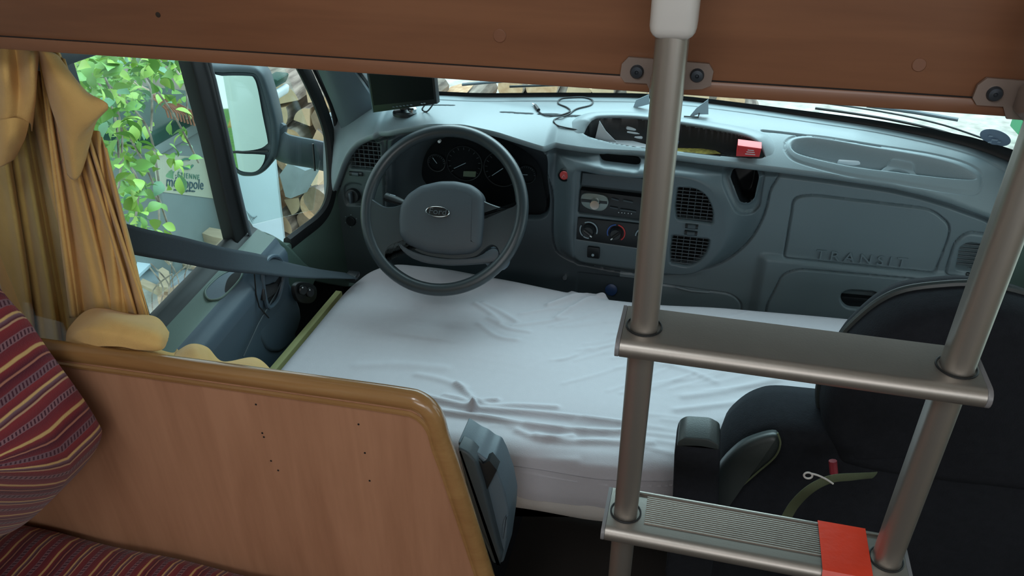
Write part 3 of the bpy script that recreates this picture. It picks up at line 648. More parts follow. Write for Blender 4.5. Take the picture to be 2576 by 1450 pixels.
B().add(*g_prism([(-1.0, .80, -.82), (-1.0, 1.36, -.80), (-1.0, 1.72, -.92), (-1.0, 1.80, -.80), (-1.0, 1.66, -.45), (-1.0, 1.45, -.2), (-1.0, .80, -.2)], (.003, 0, 0))).out('window_pane', M['glass'], door, True)
B().add(*g_box((-1.0, 1.00, -.52), (.05, .05, .60))).out('rear_frame_post', M['pillar'], door, True)
B().add(*g_box((-1.0, 1.07, -1.26), (.03, .56, .82))).add(*g_box((-1.0, 1.58, -1.35), (.03, .46, .70))).out('door_skin', M['rubber'], door, True)
# recessed pull handle in the ledge
def hitL(p, off=0.0):
    a0 = np.array([-.945, 1.0, -.822]); n0 = np.cross(np.array([.043, 0, -.017]), np.array([0, 1, .098])); n0 /= np.linalg.norm(n0); n0 = n0 if n0[2] > 0 else -n0
    d = ray(*p); return d*((a0@n0)/(d@n0))+n0*off
nL = (-.33, -.09, .93)
pk = smooth([hitL(p, .0012) for p in ((516, 740), (522, 724), (552, 696), (582, 682), (604, 682), (610, 690), (600, 708), (574, 736), (552, 753), (526, 755))], n=4)
B().add(*g_tube(pk, .0022, 6, True)).out('pocket_rim', M['door'], door)
B().add(*g_prism(pk, (0, 0, .0006))).out('pull_pocket', M['doorblue'], door)
B().add(*g_prism(smooth([hitL(p, .0022) for p in ((566, 736), (570, 710), (584, 692), (604, 685), (606, 692), (596, 710), (578, 732))], n=4), (0, 0, .0006))).out('pocket_painted_shade', M['void'], door)  # flat near-black patch painted in as the shade of the pocket
# door opening lever in its bezel
B().add(*g_tube(smooth(dpx([(660, 690), (672, 655), (690, 645), (706, 655), (712, 690), (706, 730), (694, 760), (672, 770)], -.872), True, 4), .005, 8, True)).out('lever_bezel', M['doorblue'], door)
B().add(*g_prism(smooth(dpx([(664, 690), (674, 660), (690, 652), (702, 662), (706, 695), (698, 740), (676, 760), (664, 730)], -.874), n=4), (-.006, 0, 0))).out('lever_recess', M['void'], door)
B().add(*g_prism(smooth(dpx([(662, 756), (666, 722), (682, 716), (698, 712), (700, 730), (686, 744), (672, 752)], -.868), n=3), (-.006, 0, 0), .002)).out('opening_lever', M['black'], door)
B().add(*g_tube(dpx([(640, 690), (644, 740), (652, 772), (676, 800)], -.87), .0016, 6)).out('panel_seam', M['void'], door)
B().add(*g_tube(dpx([(612, 898), (650, 815), (690, 745), (712, 700)], -.872), .0018, 6)).out('card_bottom_edge', M['dash_dark'], door)
for p in ((760, 730), (778, 736)):
    B().add(*g_lathe([(.012, 0), (.012, .004), (.010, .006), (.001, .006)], on(p, 'x', -.86), (1, -.3, .2), 20)).out('window_switch', M['black'], door)
    B().add(*g_lathe([(.002, 0), (.001, .002)], on((p[0]+1, p[1]-6), 'x', -.852), (1, -.3, .2), 8)).out('switch_mark', M['white'], door)
B().add(*g_prism(smooth(dpx([(742, 728), (752, 712), (778, 712), (796, 724), (796, 750), (780, 764), (752, 758)], -.866), n=4), (-.01, 0, 0), .002)).out('switch_plate', M['rubber'], door)

# outside mirror
mirr = thing('wing_mirror', 'grey wing mirror with two glasses, outside the driver window', 'mirror', (-1.15, 1.80, -.95))
mx_, mn = -1.15, None
c0 = on((615, 330), 'x', -1.17)
def MP(p, off=0.0):            # plane of the mirror head, turned towards the driver
    nrm = np.array([.23, -.97, .05]); nrm /= np.linalg.norm(nrm); d = ray(*p); t = (c0@nrm)/(d@nrm); return d*t+nrm*off
nm = np.array([.23, -.97, .05]); nm /= np.linalg.norm(nm)
head = [MP(p) for p in ((498, 180), (560, 172), (625, 172), (652, 182), (668, 215), (690, 300), (694, 350), (690, 390), (672, 420), (648, 438), (622, 442), (598, 436), (560, 400), (530, 300))]
B().add(*g_pillow(smooth(head, n=5), nm, [(.012, -.09), (-.004, -.06), (-.004, -.006), (0, .0), (.004, .002), (.010, .002), (.014, -.003)])).out('mirror_housing', M['mirrorplastic'], mirr)
u_gl = [MP(p, .003) for p in ((520, 196), (560, 190), (624, 190), (640, 196), (650, 225), (662, 290), (674, 350), (672, 362), (650, 374), (600, 378), (575, 360))]
B().add(*g_pillow(smooth(u_gl, n=4), nm, [(0, 0), (.0, .0015)])).out('main_glass', M['mirror'], mirr, True)
l_gl = [MP(p, .003) for p in ((580, 388), (620, 386), (662, 388), (668, 392), (662, 412), (648, 428), (628, 432), (600, 424))]
B().add(*g_pillow(smooth(l_gl, n=4), nm, [(0, 0), (.0, .0015)])).out('wide_angle_glass', M['mirror'], mirr, True)
B().add(*g_tube([MP(p, .004) for p in ((565, 383), (620, 381), (676, 379))], .003, 8)).out('glass_divider', M['black'], mirr)
arm = [on(p, 'x', x) for p, x in (((690, 355), -1.12), ((715, 372), -1.09), ((745, 380), -1.06), ((790, 388), -1.02), ((830, 398), -.98))]
V, Fc = g_tube(smooth(arm, False, 5), [.060*(1-.0*k/20) if k < 3 else .042 for k in range(21)], 14, flat=.45, up=nm)
B().add(V, Fc).out('mirror_arm', M['mirrorplastic'], mirr)
B().add(*g_tube(ons([(787, 362), (792, 430)], 'x', -.995), .003, 6)).out('arm_seam', M['black'], mirr)

# ------------------------------------------------------------ steering wheel
WC = Vector((-.539, 1.485, -.758)); ta = math.radians(36.7)
we1 = Vector((1, 0, 0)); we2 = Vector((0, math.sin(ta), math.cos(ta))); wn_ = we1.cross(we2); wn_ = wn_ if wn_.y < 0 else -wn_
wh = thing('steering_wheel', 'dark grey four-spoke steering wheel in front of the instruments', 'steering wheel', WC)
B().add(*g_tube([WC+we1*math.cos(a)*.1810+we2*math.sin(a)*.1810 for a in np.linspace(0, 2*math.pi, 97)[:-1]], .0142, 14, True)).out('rim', M['wheel'], wh)
def WP(p, off=0.0):
    d = Vector(ray(*p)); t = WC.dot(wn_)/d.dot(wn_); q = d*t
    return q+wn_*off
spk = [(926, 512), (934, 500), (948, 508), (968, 520), (988, 521), (1008, 516), (1040, 500), (1120, 490), (1200, 500), (1232, 512), (1262, 522), (1284, 522), (1300, 514), (1312, 504), (1318, 530), (1312, 580), (1292, 628), (1268, 664), (1258, 654), (1252, 628), (1238, 620), (1222, 630),
       (1200, 648), (1160, 655), (1110, 652), (1070, 644), (1040, 630), (1016, 618), (996, 616), (980, 624), (974, 640), (975, 662), (950, 634), (932, 594), (924, 550)]
B().add(*g_pillow(smooth([WP(p, .004) for p in spk], n=4), wn_, [(.0, -.014), (0, -.003), (.0012, .001), (.0028, .003)])).out('spokes', M['wheel'], wh)
B().add(*g_prism(smooth([WP(p, .009) for p in ((1006, 612), (1030, 628), (1070, 643), (1130, 652), (1200, 648), (1240, 626), (1256, 636), (1252, 654), (1232, 662), (1130, 668), (1056, 658), (1016, 634))], n=3), tuple(-wn_*.014), .003)).out('lower_trim', M['wheel_pad'], wh)
pad = [(1012, 520), (1030, 492), (1062, 470), (1110, 459), (1150, 459), (1190, 468), (1212, 484), (1220, 500), (1220, 560), (1214, 624), (1190, 640), (1140, 644), (1080, 638), (1030, 618), (1010, 596), (1008, 556)]
padp = rounded([WP(p, .010) for p in pad], .010, 4)
B().add(*g_pillow(padp, wn_, [(0, -.02), (0, 0.0), (.002, .006), (.006, .010), (.012, .0125), (.022, .014)])).out('hub_pad', M['wheel_pad'], wh)
em = WP((1110, 539), .0258)
ov = [em+we1*math.cos(a)*.0270+we2*math.sin(a)*.0112 for a in np.linspace(0, 2*math.pi, 49)[:-1]]
badge = B().add(*g_pillow(ov, wn_, [(0, -.003), (0, .0005), (.001, .0012)])).out('badge', M['black'], wh)
B().add(*g_tube([q+wn_*.0012 for q in ov], .0009, 6, True)).out('badge_rim', M['chrome'], badge)
text_mesh('badge_lettering', 'Ford', 0.019, frame_m(em+wn_*.0015, we1, we2) @ Matrix.Shear('XY', 4, (.25, 0)), mat('badge_silver', (120, 132, 140), .3, metal=.7), badge, .0004, 1.15)
# column, shroud, stalks, ignition
colm = thing('steering_column', 'grey steering column shroud behind the wheel hub', 'steering column', (-.54, 1.6, -1.0))
cd = -wn_
B().add(*g_tube([WC+cd*.028+Vector((.0, 0, -.02)), WC+cd*.10+Vector((0, 0, -.02)), WC+cd*.26+Vector((0, 0, -.02))], [.055, .075, .085], 20, flat=.8, up=we2)).out('column_shroud', M['dash_dark'], colm)
B().add(*g_lathe([(.026, 0), (.026, .05), (.02, .06), (.001, .06)], WP((1234, 640), -.09), wn_, 20)).out('ignition_barrel', M['seatcover'], colm)
B().add(*g_tube([WP((1008, 505), -.035), WP((985, 497), -.032), WP((958, 488), -.030)], [.008, .012, .013], 10, flat=.7)).out('indicator_stalk', M['rubber'], colm)
B().add(*g_tube([WP((975, 486), -.017), WP((988, 489), -.017)], .0016, 6)).out('stalk_mark', M['greycard'], colm)

# ------------------------------------------------------------ bed across the front seats
def mat_plan(dx=0.0):
    pts = [(-.822+dx, .86), (-.822+dx, 1.18), (-.820+dx, 1.50), (-.80+dx, 1.60), (-.744, 1.655), (-.60, 1.66), (-.419, 1.642), (-.2, 1.606), (-.05, 1.612), (.10, 1.635), (.42, 1.656), (.70, 1.66), (.74, 1.62), (.75, 1.3), (.73, 1.19), (.30, 1.18), (.12, 1.17), (.04, 1.05), (-.10, 1.02), (-.24, 1.02), (-.42, 1.0), (-.60, .94), (-.75, .87)]
    return pts
plan = rounded([(a, b) for a, b in mat_plan()], .04, 5)
xs = np.arange(-.84, .77, .0040); yy = np.arange(.78, 1.68, .0040)
XX, YY = np.meshgrid(xs, yy, indexing='ij'); dm = sdf(XX, YY, plan)
rr = .045; inn_ = np.clip(-dm, 0, rr)
ZZ = -1.0-rr+np.sqrt(np.maximum(rr*rr-(rr-inn_)**2, 0))
rng = np.random.RandomState(4)
def fold(pts, h, w, sharp=1.0):
    global ZZ
    P3 = [pz_(p) for p in pts]; d = line_d(XX, YY, smooth(P3, False, 5)); ZZ = ZZ+h*np.exp(-(d/w)**2)
def pz_(p): q = on(p, 'z', -1.0); return (q[0], q[1])
# gathered creases round the two knots in the sheet
for pts, h, w in (
    ([(1030, 990), (1100, 1010), (1160, 1024), (1190, 1030)], .010, .007), ([(1190, 1030), (1260, 1034), (1340, 1040), (1450, 1052), (1560, 1068)], .009, .006),
    ([(1110, 1040), (1160, 1046), (1230, 1054), (1320, 1070), (1420, 1082), (1560, 1092)], .010, .007), ([(1190, 1010), (1230, 1022), (1300, 1020), (1400, 1026)], .006, .006),
    ([(1150, 970), (1180, 996), (1196, 1020)], .008, .006), ([(1120, 1000), (1165, 1010), (1190, 1026)], .008, .007), ([(1190, 1032), (1210, 1012), (1250, 1008)], .008, .006),
    ([(1050, 945), (1110, 958), (1170, 980)], .004, .008), ([(1350, 1096), (1420, 1110), (1520, 1112), (1640, 1120)], .006, .007), ([(1300, 1084), (1360, 1104), (1440, 1100)], .006, .006),
    ([(1195, 762), (1230, 785), (1260, 812)], .005, .006), ([(1215, 762), (1262, 786), (1300, 810)], .005, .006), ([(1230, 800), (1275, 826), (1330, 836)], .004, .006), ([(1205, 815), (1250, 850), (1300, 858)], .004, .007),
    ([(1380, 770), (1430, 752), (1480, 738), (1520, 742)], .008, .008), ([(1400, 800), (1450, 770), (1500, 745), (1560, 738)], .006, .007), ([(1440, 730), (1490, 736), (1520, 742)], .009, .008),
    ([(1310, 790), (1370, 780), (1430, 776)], .003, .006), ([(1290, 820), (1350, 812), (1430, 800)], .003, .006), ([(1720, 1000), (1820, 985), (1950, 950)], .004, .008), ([(1700, 1035), (1850, 1015), (1990, 985)], .004, .008),
    ([(1330, 1150), (1460, 1160), (1600, 1172), (1700, 1190)], .003, .008), ([(1230, 1130), (1330, 1140), (1450, 1150)], .003, .007), ([(900, 920), (1000, 918), (1120, 930)], .003, .012), ([(1600, 905), (1700, 920), (1800, 960)], .003, .008)):
    fold(pts, h, w)
for k in range(34):            # fine tension wrinkles fanning out to the right
    a = rng.uniform(0, 1); x0 = 1380+a*420; y0 = 800+rng.uniform(0, 200); L = rng.uniform(60, 200); sl = -0.25+0.1*rng.randn()
    fold([(x0, y0), (x0+L*.5, y0+sl*L*.5+4), (x0+L, y0+sl*L)], rng.uniform(.0007, .0018), .0045)
for k in range(26):
    x0 = rng.uniform(1150, 1900); y0 = rng.uniform(1040, 1120); L = rng.uniform(80, 260); fold([(x0, y0), (x0+L*.5, y0+L*.05), (x0+L, y0+L*.13)], rng.uniform(.0007, .002), .005)
nz = np.array([[fbm(a*1.0, b*1.6, 0, 3.0, 2) for b in yy[::6]] for a in xs[::6]]); nz = np.kron(nz, np.ones((6, 6)))[:len(xs), :len(yy)]
k1 = np.ones(9)/9
for ax in (0, 1): nz = np.apply_along_axis(lambda v: np.convolve(np.pad(v, 4, 'edge'), k1, 'valid'), ax, nz)
ZZ = ZZ+nz*.006*sst(0, .05, -dm)
edge = (dm > 0)
ZZ = np.where(dm > 0, -1.0-rr, ZZ)
mskm = ((dm[:-1, :-1]+dm[1:, 1:])/2 < 0.002)
bed = thing('mattress', 'mattress under a wrinkled white sheet laid across the front seats', 'mattress', (-.05, 1.25, -1.18))
grid_mesh('sheet_top', np.stack([XX, YY, ZZ], -1), M['sheet'], bed, mskm)
side = []; pl3 = []
for a, b in plan:
    if not pl3 or math.hypot(a-pl3[-1][0], b-pl3[-1][1]) > .006: pl3.append((a, b, 0.0))
if True: pass
cs = np.mean(np.array(pl3), 0)
for k, (off, z) in enumerate(((.0005, -1.0-rr+.012), (.001, -1.0-rr-.01), (.003, -1.075), (.0, -1.095), (-.004, -1.107))):
    P2 = np.array(pl3); N2 = np.roll(P2, -1, 0)-np.roll(P2, 1, 0); N2 = np.stack([N2[:, 1], -N2[:, 0]], -1); N2 /= np.maximum(np.linalg.norm(N2, axis=1, keepdims=True), 1e-9)
    s = 1 if ((P2[:, :2]-cs[:2])*N2).sum() > 0 else -1
    wob = np.array([.006+.004*math.sin(i*.35)+.003*math.sin(i*.9) for i in range(len(P2))])*(k/4)
    Q2 = P2.copy(); Q2[:, :2] += N2*s*(off+wob)[:, None]; Q2[:, 2] = z-(.004*np.sin(np.arange(len(P2))*.22) if k > 2 else 0); side.append(Q2)
A2 = np.stack(side, 1); A2 = np.concatenate([A2, A2[:1]], 0); grid_mesh('sheet_side', A2, M['sheet'], bed)
side = []
for off, z in ((-.01, -1.06), (.004, -1.107), (.005, -1.122), (.001, -1.140), (-.012, -1.154), (-.04, -1.160)):
    Q2 = P2.copy(); Q2[:, :2] += N2*s*off; Q2[:, 2] = z; side.append(Q2)
A3 = np.stack(side[:6], 1); A3 = np.concatenate([A3, A3[:1]], 0); grid_mesh('mattress_core', A3, M['mattress'], bed)
mk('mattress_underside', [tuple(q) for q in side[5]], [list(range(len(P2)))], M['mattress'], bed)
# olive board standing along the bed's left side
bb_ = ons([(672, 930), (686, 934), (878, 716), (866, 700)], 'z', -1.02)
bt = B().add(*g_prism([(-.852, .86, -1.03), (-.834, .86, -1.03), (-.832, 1.51, -1.03), (-.848, 1.51, -1.03)], (0, 0, -.20), .002)).out('bed_support_board', M['batten']); prop(recentre(bt), 'narrow olive board on edge along the left side of the bed', 'board')

# ------------------------------------------------------------ bunk board, ladder
board = thing('bunk_front_board', 'wide pear-wood board of the overhead bunk across the top', 'board', (-.1, .79, -.24))
bd = B().add(*g_box((-.08, .79, .03), (2.26, .020, .515), None, .001)).out('board_panel', M['board'], board)
B().add(*g_box((-.08, .789, -.2345), (2.26, .023, .016), None, .003)).out('bottom_edging', M['board'], board)
B().add(*g_box((-.08, .7783, -.2262), (2.26, .0012, .0009))).out('edging_joint', M['void'], board, True)
for p, r, m in (((1257, 90), .0068, 'board'), ((2312, 163), .0062, 'board')):
    B().add(*g_lathe([(r, 0), (r, .0008), (r*.9, .0013), (.001, .0013)], on(p, 'y', .7802), (0, -1, 0), 22)).out('dowel_plug', mat('plug_wood', (120, 78, 56), .4, var=.05), board)
B().add(*g_lathe([(.003, 0), (.003, .0008), (.001, .001)], on((398, 37), 'y', .7802), (0, -1, 0), 12)).out('dark_knot', mat('knot', (40, 30, 24), .5), board)

lad = thing('ladder', 'aluminium bunk ladder with two flat treads hooked to the overhead board', 'ladder', (.123, .72, -1.6))
def rail(x, zt, zb):
    prof = []
    for k in range(28):
        a = 2*math.pi*k/28; px_, py_ = .0172*math.cos(a), .0172*math.sin(a); prof.append((max(min(px_, .0148), -.0148), py_))
    V = [(x+a, .72+b, z) for z in (zt, zb) for a, b in prof]; n = 28
    return V, [(k, (k+1) % n, n+(k+1) % n, n+k) for k in range(n)]+[list(range(n)), [n+k for k in range(n)][::-1]]
XL, XR = -.0345, .2815
for x in (XL, XR):
    B().add(*rail(x, -.13, -1.55)).out('rail', M['alu'], lad, sharp=50)
    cp = B().add(*g_box((x, .722, -.135), (.041, .046, .074), None, .011, 4)).out('rail_cap', M['whiteplastic'], lad)
    B().add(*g_tube([(x, .725, -.11), (x, .74, -.095), (x, .775, -.088), (x, .80, -.088)], .012, 10)).out('hook', M['whiteplastic'], lad)
def tread(zt, y0=.690, y1=.758):
    # cross-section: flat top, rounded bull nose in front, hollow underside
    t = .020; pr = [(y1, zt), (y1, zt-t*.8), (y1-.004, zt-t), (y0+.008, zt-t-.001)]
    for k in range(9):
        a = -math.pi/2-math.pi*k/8; pr.append((y0+.003+.0115*math.cos(a), zt-.0118+.0115*math.sin(a)))
    x0, x1 = XL-.022, XR+.022; n = len(pr)
    V = [(x0, a, b) for a, b in pr]+[(x1, a, b) for a, b in pr]
    tr_ = B().add(V, [(k, (k+1) % n, n+(k+1) % n, n+k) for k in range(n)]+[list(range(n)), [n+k for k in range(n)][::-1]]).out('tread', M['alu'], lad, sharp=40)
    for sx, xx in ((-1, x0), (1, x1)):
        B().add(*g_prism([(xx, a, b) for a, b in pr], (sx*.005, 0, 0), .0015)).out('end_cap', mat('cap_grey', (120, 118, 120), .4), tr_)
    for x in (XL, XR):
        B().add(*g_tube([(x+.0192*math.cos(a), .72+.0192*math.sin(a), zt+.0004) for a in np.linspace(0, 2*math.pi, 33)[:-1]], .0012, 6, True)).out('rubber_collar', M['rubber'], tr_)
    return tr_
t1 = tread(-.485); t2 = tread(-.777)
for k in range(15):
    y = .707+k*.0034; B().add(*g_box(((XL+XR)/2, y, -.7764), (XR-XL-.05, .0013, .0014))).out('tread_ridge', M['alu'], t2, True)
B().add(*g_box(((XL+XR)/2, .756, -.7755), (XR-XL+.036, .004, .003), None, .0008)).out('back_lip', M['alu'], t2)
# brackets screwed to the board
for xc in (-.040, .282):
    br = thing('ladder_bracket', 'clear grey plastic ladder bracket with two screws behind the %s rail' % ('left' if xc < 0 else 'right'), 'bracket', (xc, .778, -.235), 'ladder brackets on the bunk board')
    ol = [(xc-.044, -.214), (xc-.038, -.207), (xc+.040, -.209), (xc+.045, -.216), (xc+.044, -.230), (xc+.036, -.234), (xc+.016, -.236), (xc+.012, -.243), (xc-.012, -.243), (xc-.018, -.232), (xc-.040, -.232), (xc-.045, -.226)]
    B().add(*g_prism([(a, .7795, b) for a, b in ol], (0, -.005, 0), .0012)).out('bracket_plate', M['greyclear'], br)
    for dx in (-.0285, .030):
        B().add(*g_lathe([(.0068, 0), (.0068, .002), (.0055, .0042), (.002, .0045), (.001, .003)], (xc+dx, .7745, -.2205), (0, -1, 0), 20)).out('screw_head', mat('dark_steel', (70, 76, 84), .35, metal=.7), br)
    B().add(*g_box((xc, .752, -.222), (.024, .044, .024), None, .004)).out('bracket_arm', M['greyclear'], br)
# red tape round the lower tread
tp = [(y1, z1) for y1, z1 in ((.7605, -.7735), (.7605, -.7995), (.690, -.8000), (.6795, -.7950), (.6785, -.7840), (.684, -.7755), (.700, -.7748))]
x0, x1 = .205, .262; nt_ = len(tp)
V = [(x0, a, b) for a, b in tp]+[(x1, a, b) for a, b in tp]
tpo = B().add(V, [(k, (k+1) % nt_, nt_+(k+1) % nt_, nt_+k) for k in range(nt_)]).out('red_tape', M['redtape'], flat=True); prop(recentre(tpo), 'red adhesive tape wrapped round the right end of the lower ladder tread', 'tape')
# ------------------------------------------------------------ wood partition behind the driver's seat
part = thing('wooden_partition', 'curved pear-wood partition with varnished edge behind the driver seat', 'partition', (-.7, .76, -1.62))
PY = .75
pout = ons([(-260, 800), (60, 850), (400, 896), (800, 950), (1000, 978), (1050, 990), (1085, 1015), (1108, 1050), (1122, 1100), (1150, 1180), (1210, 1370), (1280, 1600), (1330, 1790)], 'y', PY)
pcurve = smooth(pout, False, 6)
_in = []
for i, q in enumerate(pcurve):
    t_ = pcurve[min(i+1, len(pcurve)-1)]-pcurve[max(i-1, 0)]; nn = np.array([t_[2], 0, -t_[0]]); nn /= np.linalg.norm(nn); _in.append(q+np.array([0, 0, -.010])+nn*(-.0145 if nn[2] > 0 else .0145)*(1 if abs(nn[2]) > .05 else 1))
pcurve = _in
poly_ = list(pcurve)+[np.array([pcurve[-1][0], PY, -1.62]), np.array([-1.19, PY, -1.62]), np.array([-1.19, PY, pcurve[0][2]])]
B().add(*g_prism(poly_, (0, .022, 0))).out('partition_panel', M['panel'], part, True)
B().add(*g_tube([q+np.array([0, .011, 0]) for q in pcurve], .0150, 12, flat=1.0)).out('edge_band', M['edge'], part)
B().add(*g_tube([q+np.array([0, -.001, 0])+np.array([-.004, 0, -.016]) for q in pcurve], .004, 6)).out('edge_lip', M['edge'], part)
for p in ((644, 1018), (660, 1090), (664, 1100), (682, 1160), (700, 1184), (902, 1068), (918, 1140), (930, 1210)):
    B().add(*g_lathe([(.0016, 0), (.0016, .0006), (.0004, .0007)], on(p, 'y', PY-.0002), (0, -1, 0), 8)).out('screw_hole', M['void'], part)

# ------------------------------------------------------------ striped cushions
def stripe_mat():
    m = mat('striped_upholstery', (120, 36, 42), .95, spec=.1, bump=.5, bscale=500, sheen=.2); nt = m.node_tree; b = nt.nodes['Principled BSDF']
    uv = nt.nodes.new('ShaderNodeUVMap'); sp = nt.nodes.new('ShaderNodeSeparateXYZ'); nt.links.new(uv.outputs[0], sp.inputs[0])
    nz = nt.nodes.new('ShaderNodeTexNoise'); nz.inputs['Scale'].default_value = 14; nt.links.new(uv.outputs[0], nz.inputs['Vector'])
    ma = nt.nodes.new('ShaderNodeMath'); ma.operation = 'MULTIPLY_ADD'; ma.inputs[1].default_value = .006; nt.links.new(nz.outputs[0], ma.inputs[0]); nt.links.new(sp.outputs[0], ma.inputs[2])
    sc = nt.nodes.new('ShaderNodeMath'); sc.operation = 'MULTIPLY'; sc.inputs[1].default_value = 1/.105; nt.links.new(ma.outputs[0], sc.inputs[0])
    fr = nt.nodes.new('ShaderNodeMath'); fr.operation = 'FRACT'; nt.links.new(sc.outputs[0], fr.inputs[0])
    rp = nt.nodes.new('ShaderNodeValToRGB'); rp.color_ramp.interpolation = 'LINEAR'; el = rp.color_ramp.elements
    mar, cr, pu, da, rd = (108, 38, 46), (196, 160, 104), (116, 84, 92), (76, 26, 40), (126, 44, 48)
    stops = [(0, mar), (.10, rd), (.115, cr), (.15, cr), (.165, rd), (.26, da), (.275, (166, 110, 90)), (.29, (166, 110, 90)), (.30, da), (.40, mar), (.41, pu), (.50, pu), (.51, rd), (.60, mar), (.615, cr), (.635, cr), (.65, pu), (.70, da), (.715, (180, 140, 110)), (.728, (180, 140, 110)), (.74, rd), (.86, mar), (.87, (130, 92, 98)), (.95, (130, 92, 98)), (.96, mar)]
    el[0].position, el[0].color = stops[0][0], lin(stops[0][1])+(1,); el[1].position, el[1].color = stops[-1][0], lin(stops[-1][1])+(1,)
    for s, c in stops[1:-1]: e = el.new(s); e.color = lin(c)+(1,)
    nt.links.new(fr.outputs[0], rp.inputs[0])
    # woven dots in the greyish bands
    dt = nt.nodes.new('ShaderNodeMath'); dt.operation = 'MULTIPLY'; dt.inputs[1].default_value = 1/.0062; nt.links.new(sp.outputs[1], dt.inputs[0])
    ad = nt.nodes.new('ShaderNodeMath'); ad.operation = 'MULTIPLY_ADD'; ad.inputs[1].default_value = 60; nt.links.new(sp.outputs[0], ad.inputs[0]); nt.links.new(dt.outputs[0], ad.inputs[2])
    f2 = nt.nodes.new('ShaderNodeMath'); f2.operation = 'FRACT'; nt.links.new(ad.outputs[0], f2.inputs[0])
    g2 = nt.nodes.new('ShaderNodeMath'); g2.operation = 'GREATER_THAN'; g2.inputs[1].default_value = .55; nt.links.new(f2.outputs[0], g2.inputs[0])
    r2 = nt.nodes.new('ShaderNodeValToRGB'); r2.color_ramp.interpolation = 'CONSTANT'; e = r2.color_ramp.elements; e[0].color = (0, 0, 0, 1); e[1].position = .42; e[1].color = (1, 1, 1, 1)
    for s, v in ((.49, 0), (.878, 1), (.94, 0)): q = e.new(s); q.color = (v, v, v, 1)
    nt.links.new(fr.outputs[0], r2.inputs[0])
    mu = nt.nodes.new('ShaderNodeMath'); mu.operation = 'MULTIPLY'; nt.links.new(g2.outputs[0], mu.inputs[0]); nt.links.new(r2.outputs[0], mu.inputs[1])
    mx = nt.nodes.new('ShaderNodeMixRGB'); mx.inputs[2].default_value = lin((70, 34, 46))+(1,); nt.links.new(mu.outputs[0], mx.inputs[0]); nt.links.new(rp.outputs[0], mx.inputs[1])
    nt.links.new(mx.outputs[0], b.inputs['Base Color']); return m
M['stripe'] = stripe_mat()
cp_ = smooth(ons([(-60, 700), (0, 772), (40, 815), (100, 900), (178, 1005), (225, 1078), (240, 1118), (212, 1172), (150, 1236), (90, 1278), (30, 1296), (-60, 1292)], 'y', .68), False, 5)
L_ = [0]; 
for i in range(1, len(cp_)): L_.append(L_[-1]+float(np.linalg.norm(cp_[i]-cp_[i-1])))
ys_ = np.concatenate([[.700], .699-np.array([.004, .012, .022]), np.linspace(.66, .05, 40)])
c_ = np.mean(np.array(cp_), 0); nu = len(cp_); GP = np.zeros((nu, len(ys_), 3)); UV = np.zeros((nu, len(ys_), 2))
for j, y in enumerate(ys_):
    lift = 1.6*max(0, .63-y)**1.25
    sh = [.955, .978, .992, 1.0][j] if j < 4 else 1.0
    for i, q in enumerate(cp_):
        w = 1+.008*math.sin(y*9+i*.2); v = c_+(q-c_)*sh*w; GP[i, j] = (v[0], y, v[2]+lift*float(sst(-.66, -.82, v[2]))); UV[i, j] = (L_[i], y)
bcu = grid_mesh('backrest_cushion', GP, M['stripe'], uv=UV); prop(bcu, 'red and cream striped backrest cushion leaning on the left in front of the partition', 'cushion')
# closed far end
n0 = len(GP[:, 0]); mk('cushion_end', [tuple(v) for v in GP[:, 0]], [list(range(n0))], M['stripe'], bcu, True)
xs_ = np.linspace(-1.19, -.28, 90); yz = [(.738, -1.24), (.744, -1.16), (.742, -1.128), (.735, -1.112), (.718, -1.102), (.69, -1.098)]+[(y, -1.098+.006*math.sin(y*5)) for y in np.linspace(.66, -.1, 20)]
GP = np.zeros((90, len(yz), 3)); UV = np.zeros((90, len(yz), 2)); l = 0
for i, x in enumerate(xs_):
    l = 0
    for j, (y, z) in enumerate(yz):
        if j: l += math.hypot(y-yz[j-1][0], z-yz[j-1][1])
        GP[i, j] = (x, y, z+.003*math.sin(x*23+j*.3)); UV[i, j] = (x*1.25, l)
scu = grid_mesh('seat_cushion', GP, M['stripe'], uv=UV); prop(scu, 'red and cream striped bench seat cushion at the foot of the partition', 'cushion')
bench = B().add(*g_box((-.735, .33, -1.44), (.91, .80, .38))).out('bench_box', M['panel'], None, True); prop(recentre(bench), 'wooden bench box under the striped seat cushion', 'bench')

